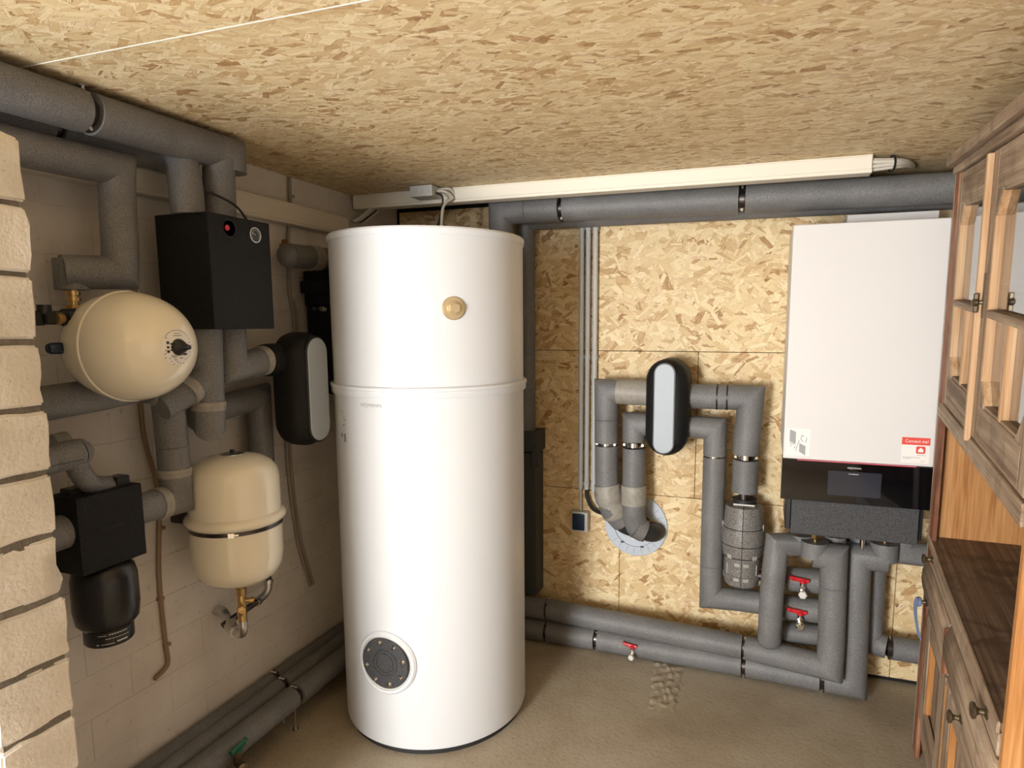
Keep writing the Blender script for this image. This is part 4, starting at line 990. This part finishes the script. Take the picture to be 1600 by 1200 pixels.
# dark steel pipe rising to the right
dp = thing('steel_pipe', 'dark steel pipe with press elbow rising right behind the upright vessel', 'pipe', (.09, -1.1, .48))
A0, A1, A2 = V((.075, -1.235, .472)), V((.085, -1.085, .498)), V((.085, -1.040, .535))
bm = B(); tube(bm, [A0, A1], .011, 16); tube(bm, [A2, V((.085, -1.040, .72))], .011, 16); fin('pipe_length', bm, 'dark_steel', dp)
bm = B(); tube(bm, smooth_path([A1 - V((0, .012, .002)), A1, V((.085, -1.055, .507)), V((.085, -1.042, .522)), A2, A2 + V((0, 0, .012))], 5), .0125, 16)
for q, d_ in ((A1 - V((0, .010, .002)), V((0, 1, .17))), (A2 + V((0, 0, .012)), V((0, 0, 1)))): lathe(bm, [(0, -.007), (.0155, -.007), (.0155, .004), (.0135, .007), (0, .007)], q, d_, 18)
fin('press_elbow', bm, 'steel', dp)

# far pump group partly hidden by the tank
t = run('short grey pipe with rounded end and tape behind left edge of tank', [[(.10, -.872, 1.668), (.10, -.55, 1.676)]], .042, loc=(.10, -.7, 1.62))
bm = B(); lathe(bm, [(.042, 0), (.040, .012), (.030, .026), (.014, .035), (0, .037)], (.10, -.872, 1.668), (-.1, -1, 0), 28); fin('rounded_end', bm, 'grey_foam', t)
tapeband(t, (.10, -.765, 1.671), (.10, -.715, 1.672), .042)
t = thing('pump_group_cover', 'second black foam pump cover mostly hidden behind left side of tank', 'pump cover', (.10, -.60, 1.16))
bm = B(); box(bm, .03, .165, -.715, -.45, 1.50, 1.628, .004, 1); fin('foam_box', bm, 'black_epp', t)
bm = B(); box(bm, .03, .155, -.735, -.45, 1.545, 1.59, .003, 1); fin('foam_rib', bm, 'black_epp', t)
bm = B(); box(bm, .03, .170, -.705, -.45, 1.165, 1.498, .004, 1); fin('foam_box', bm, 'black_epp', t)
bm = B(); cyl(bm, (.12, -.775, 1.487), (.12, -.735, 1.487), .0055, 12); fin('brass_stem', bm, 'antique_brass', t)
bm = B(); lathe(bm, [(0, 0), (.008, 0), (.006, .008), (.010, .012), (.007, .02), (.010, .024), (0, .04)], (.12, -.738, 1.487), (0, 1, 0), 14); fin('chrome_cock', bm, 'chrome', t)
bm = B(); box(bm, .0, .012, -.80, -.745, 1.706, 1.720, .002, 1); box(bm, .0, .012, -.785, -.762, 1.718, 1.738, .002, 1); o = fin('wall_bracket', bm, 'rust_paint'); tag(o, 'small rusty bracket on block wall above the short taped pipe', 'bracket')

# conduits on the left wall
def wallcable(label, pts, r_, mat, clips=()):
    t = thing('wall_cable', label, 'cable', pts[-1])
    bm = B(); tube(bm, smooth_path(pts, 6), r_, 10); fin('cable_sheath', bm, mat, t)
    for c_ in clips: bm = B(); q = V(c_); box(bm, .001, .017, q.y - .006, q.y + .014, q.z - .005, q.z + .005, .002, 1); fin('cable_clip', bm, mat, t)
wallcable('brown surface conduit snaking down left wall between the two vessels', [(.010, -1.402, 1.75), (.010, -1.402, 1.50), (.010, -1.41, 1.209), (.010, -1.405, 1.10), (.010, -1.380, .98), (.010, -1.376, .90), (.010, -1.395, .692), (.010, -1.392, .486), (.010, -1.388, .42), (.010, -1.400, .400), (.012, -1.438, .388)], .0065, 'brown_conduit', [(.01, -1.378, .83), (.01, -1.40, .62), (.01, -1.39, .47)])
wallcable('pale twin conduit on left wall behind the rounded pump cover, left strand', [(.010, -.738, 1.966), (.010, -.742, 1.85), (.010, -.762, 1.727), (.010, -.768, 1.55), (.010, -.752, 1.41), (.010, -.79, 1.10), (.010, -.827, .972), (.010, -.80, .64), (.010, -.735, .398)], .0065, 'grey_conduit', [(.01, -.735, 1.90)])
wallcable('pale twin conduit on left wall behind the rounded pump cover, right strand', [(.010, -.752, 1.52), (.010, -.736, 1.41), (.010, -.775, 1.10), (.010, -.811, .972), (.010, -.784, .64), (.010, -.719, .400)], .0062, 'grey_conduit')

# floor pipes along the left wall
fg = 'floor pipes along the left wall'
for (x, z, r_, lab, dy) in ((.033, .142, .031, 'grey floor pipe tight against left wall, farthest of three', -.985), (.090, .143, .030, 'middle one of three grey floor pipes along left wall', -1.01), (.160, .128, .040, 'grey floor pipe nearest the room with green-handled valve', -1.03)):
    t = run(lab, [[(x, -3.2, z), (x, dy - .012, z)], [(x, dy + .012, z), (x, -.06, z)]], r_, group=fg, core=[(x, -3.2, z), (x, -.06, z)], loc=(x, -1.3, z - r_))
    clamp(t, (x, dy, z), (0, 1, 0), r_ * 1.12, rod=(x, dy, .001), side=(1, 0, 0))
    if r_ > .035:
        drain_valve(t, (x + r_ + .012, -1.345, z - .008), (.9, -.4, 0), color='green_plastic', body='antique_brass', hexy=False, sc=1.25, side=(0, 1, 0), lev=.03)

# ==================================================================== DRESSER (local axes: x = length towards camera, y = depth, z = up)
Fv = V((.074, .994, .083)).normalized(); Wv = Fv.cross(V((-.012, 0, 1))).normalized(); Vv = Wv.cross(Fv).normalized()
Uv = -Fv
P0 = V((2.1769, -.5758, 1.9)) - Vv * 1.90
DM = Matrix(((Uv.x, Wv.x, Vv.x, P0.x), (Uv.y, Wv.y, Vv.y, P0.y), (Uv.z, Wv.z, Vv.z, P0.z), (0, 0, 0, 1)))
dr = thing('wooden_dresser', 'old worn wooden dresser with glazed upper doors at right edge', 'dresser', None, mat4=DM)
def dbox(name, x0, x1, y0, y1, z0, z1, mat, bev=.002, parent=None, seg=1):
    bm = B(); box(bm, x0, x1, y0, y1, z0, z1, bev, seg); return fin(name, bm, mat, parent or dr, local=True)
LN, DP = .965, .44
# far side panel, legs down to the floor
dbox('side_panel', 0, .022, .006, DP, .0, 1.90, 'honey_pine_tall')
dbox('front_stile', .004, .062, -.006, .008, .0, 1.845, 'red_brown_tall')
dbox('outer_edge_batten', -.006, .004, -.007, .030, .0, 1.86, 'weathered_wood_tall')
# near side panel, its outer face towards the room
dbox('side_panel', LN - .022, LN, -.002, DP, .082, 1.90, 'honey_pine_tall')
dbox('back_panel', .02, LN - .02, DP - .015, DP, .12, 1.88, 'dark_inside_wood')
dbox('base_board', .06, LN - .03, .004, .02, .082, .15, 'weathered_wood_long')
# top
dbox('cornice', -.012, LN + .012, -.030, DP + .01, 1.868, 1.897, 'weathered_wood_long', .004, seg=2)
dbox('cornice_moulding', -.004, LN + .006, -.014, .01, 1.845, 1.868, 'weathered_wood_long', .005, seg=2)
dbox('roof_block', .0, .05, .005, .10, 1.897, 1.930, 'red_brown_tall')
# rail under the glazed doors and shelf floor
dbox('lower_rail', 0, LN - .022, -.008, .022, 1.150, 1.196, 'weathered_wood_long', .004, seg=2)
dbox('cabinet_floor', .02, LN - .02, .02, DP - .01, 1.160, 1.178, 'dark_inside_wood')
dbox('added_dark_lining', .022, .027, .03, DP - .016, 1.18, 1.86, 'dark_inside_wood', 0)  # dark sheet added over the pine so the door glass reads as reflection
dbox('cabinet_shelf', .03, LN - .03, .09, DP - .02, 1.52, 1.536, 'dark_inside_wood')
# counter
dbox('counter_top', -.004, LN - .0225, -.004, DP - .015, .745, .765, 'counter_wood', .004, seg=2)
dbox('counter_front_edge', -.006, LN - .0225, -.010, -.003, .742, .767, 'weathered_wood_long', .002)

def glazed_door(x0, x1, sw, z0, z1):
    y0, y1 = -.004, .017; ft_ = .013
    dd = dbox('glazed_door', x0, x0 + sw, y0, y0 + ft_, z0, z1, 'weathered_wood_tall', .002)
    dbox('stile', x1 - sw, x1, y0, y0 + ft_, z0, z1, 'weathered_wood_tall', .002, dd)
    dbox('top_rail', x0 + sw, x1 - sw, y0, y0 + ft_, z1 - .085, z1, 'weathered_wood_long', .002, dd)
    dbox('bottom_rail', x0 + sw, x1 - sw, y0, y0 + ft_, z0, z0 + .085, 'weathered_wood_long', .002, dd)
    for sx, sz in ((0, 0), (1, 0), (0, 1), (1, 1)):
        X = x0 + sw if sx == 0 else x1 - sw; Z = z0 + .085 if sz == 0 else z1 - .085
        a = .046 * (1 if sx == 0 else -1); c_ = .060 * (1 if sz == 0 else -1)
        bm = B(); q = [(X, Z), (X + a, Z), (X, Z + c_)]
        f_ = [bm.verts.new((x_, y0 + .001, z_)) for x_, z_ in q]; g_ = [bm.verts.new((x_, y0 + ft_, z_)) for x_, z_ in q]
        bm.faces.new(f_); bm.faces.new(g_[::-1])
        for k in range(3): bm.faces.new((f_[k], f_[(k + 1) % 3], g_[(k + 1) % 3], g_[k]))
        fin('corner_block', bm, 'weathered_wood_tall', dd, local=True)
        # slanted bead along the corner
        X2, Z2 = X + a, Z + c_; bm = B(); dx, dz = X - X2, Z2 - Z; L = math.hypot(a, c_)
        bb = box(bm, 0, L, y0 + .004, y1, -.005, .005, .002, 1)
        bm.transform(Matrix.Translation((X2, 0, Z)) @ Matrix.Rotation(-math.atan2(c_, -a), 4, 'Y')); fin('glazing_bead', bm, 'bright_pine_tall', dd, local=True)
    # deep reveal in two steps where the old stain is missing
    for s_ in (0, 1):
        X = x0 + sw if s_ == 0 else x1 - sw; d_ = 1 if s_ == 0 else -1
        for w0, w1, ya, yb in ((-.001, .009, y0 + .001, y1),):
            xa, xb = sorted((X + d_ * w0, X + d_ * w1)); dbox('glazing_bead', xa, xb, ya, yb, z0 + .14, z1 - .14, 'bright_pine_tall', .001, dd)
    for za, zb in ((z0 + .080, z0 + .092), (z1 - .092, z1 - .080)): dbox('glazing_bead', x0 + sw + .044, x1 - sw - .044, y0 + .004, y1, za, zb, 'weathered_wood_long', .001, dd)
    zm = z0 + (z1 - z0) * .455; cx = (x0 + x1) / 2
    dbox('muntin', x0 + sw, x1 - sw, y0, y1 - .001, zm - .009, zm + .009, 'weathered_wood_long', .002, dd)
    dbox('muntin', cx - .008, cx + .008, y0 + .002, y1 - .001, z0 + .086, zm - .008, 'bright_pine_tall', .002, dd)
    dbox('glass_pane', x0 + sw - .004, x1 - sw + .004, y1 - .003, y1, z0 + .08, z1 - .08, 'cabinet_glass', 0, dd)
    return dd
Z0, Z1 = 1.200, 1.842
glazed_door(.066, .474, .034, Z0, Z1)
glazed_door(.478, .930, .044, Z0, Z1)
dbox('closing_batten', .458, .476, -.017, -.003, Z0 - .012, Z1 - .004, 'bright_pine_tall', .002)
lt = dbox('keyhole_plate', .479, .494, -.0065, -.0035, 1.480, 1.580, 'antique_brass', .001)
bm = B(); lathe(bm, [(0, 0), (.005, 0), (.004, .006), (.009, .010), (.010, .016), (.006, .020), (0, .021)], (.486, -.0065, 1.515), (0, -1, 0), 14); box(bm, .483, .490, -.024, -.014, 1.492, 1.536, .002, 1); fin('turn_latch', bm, 'antique_brass', lt, local=True)

def knob(parent, x, z, y=-.004, s=1.0):
    bm = B(); lathe(bm, [(0, 0), (.012 * s, 0), (.012 * s, .003), (.006 * s, .007), (.0055 * s, .015), (.008 * s, .019), (.014 * s, .022), (.015 * s, .027), (.010 * s, .030), (0, .031)], (x, y, z), (0, -1, 0), 20); return fin('knob', bm, 'antique_brass', parent, local=True)
# pull-out board under the counter
po = dbox('pull_out_board', .026, LN - .026, -.005, .012, .690, .740, 'weathered_wood_long', .003)
knob(po, .105, .722); knob(po, .850, .722, s=1.15)
# two drawers with a bellied front
for k, (x0, x1) in enumerate(((.010, .425), (.433, LN - .024))):
    bm = B(); pf_ = [(.010, .684), (-.004, .684), (-.010, .672), (-.017, .650), (-.019, .622), (-.015, .592), (-.006, .566), (.000, .548), (-.002, .534), (.010, .534)]
    rings = []
    for X in (x0, x0 + .004, x1 - .004, x1):
        e_ = .003 if X in (x0, x1) else 0
        rings.append([bm.verts.new((X, y + (e_ if y < .005 else 0), z)) for y, z in pf_])
    for a, b_ in zip(rings[:-1], rings[1:]):
        for i in range(len(pf_)): bm.faces.new((a[i], a[(i + 1) % len(pf_)], b_[(i + 1) % len(pf_)], b_[i]))
    bm.faces.new(rings[0]); bm.faces.new(rings[-1][::-1])
    d_ = fin('drawer', bm, 'weathered_wood_long', dr, local=True, sharp=50)
    kn = knob(d_, .13 if k == 0 else .69, .592, -.013)
    if k: dbox('worn_edge', x0 - .0015, x0 + .0015, -.018, .004, .545, .675, 'red_brown_tall', .001, d_)
pts = [(.13, -.046, .605), (.133, -.050, .578), (.128, -.046, .540), (.150, -.040, .505), (.165, -.036, .490)]
bm = B()
ps = smooth_path(pts, 6)
for off in (0, .012):
    L_ = [(bm.verts.new(p + V((off - .006, off * .3, 0))), bm.verts.new(p + V((off + .006, .004 + off * .3, 0)))) for p in ps]
    for a, b_ in zip(L_[:-1], L_[1:]): bm.faces.new((a[0], a[1], b_[1], b_[0]))
lathe(bm, [(.012, -.006), (.015, -.003), (.015, .003), (.012, .006)], (.13, -.036, .592), (0, 1, 0), 16)
bmesh.ops.solidify(bm, geom=bm.faces[:], thickness=.001)
rb = fin('ribbon', bm, 'ribbon_blue', None)
rb.matrix_world = DM @ Matrix.Translation(rb.location); tag(rb, 'pale blue ribbon tied round a dresser drawer knob', 'ribbon')
# cupboard doors below
for k, (x0, x1) in enumerate(((.066, .425), (.433, LN - .024))):
    zb, zt = .155, .528; sw = .075
    dd = dbox('cupboard_door', x0, x0 + sw, -.004, .010, zb, zt, 'weathered_wood_tall', .003)
    dbox('stile', x1 - sw, x1, -.004, .010, zb, zt, 'weathered_wood_tall', .003, dd)
    dbox('top_rail', x0 + sw, x1 - sw, -.004, .010, zt - .05, zt, 'weathered_wood_long', .003, dd)
    dbox('bottom_rail', x0 + sw, x1 - sw, -.004, .010, zb, zb + .07, 'weathered_wood_long', .003, dd)
    dbox('door_panel', x0 + sw - .005, x1 - sw + .005, .014, .020, zb + .06, zt - .04, 'weathered_wood_tall', .001, dd)
    for xx in (x0 + sw - .001, x1 - sw - .011): dbox('panel_bead', xx, xx + .012, -.001, .016, zb + .07, zt - .05, 'honey_pine_tall', .002, dd)
    if k: dbox('worn_edge', x0 - .002, x0 + .012, -.0055, .004, zb, zt - .01, 'honey_pine_tall', .001, dd)
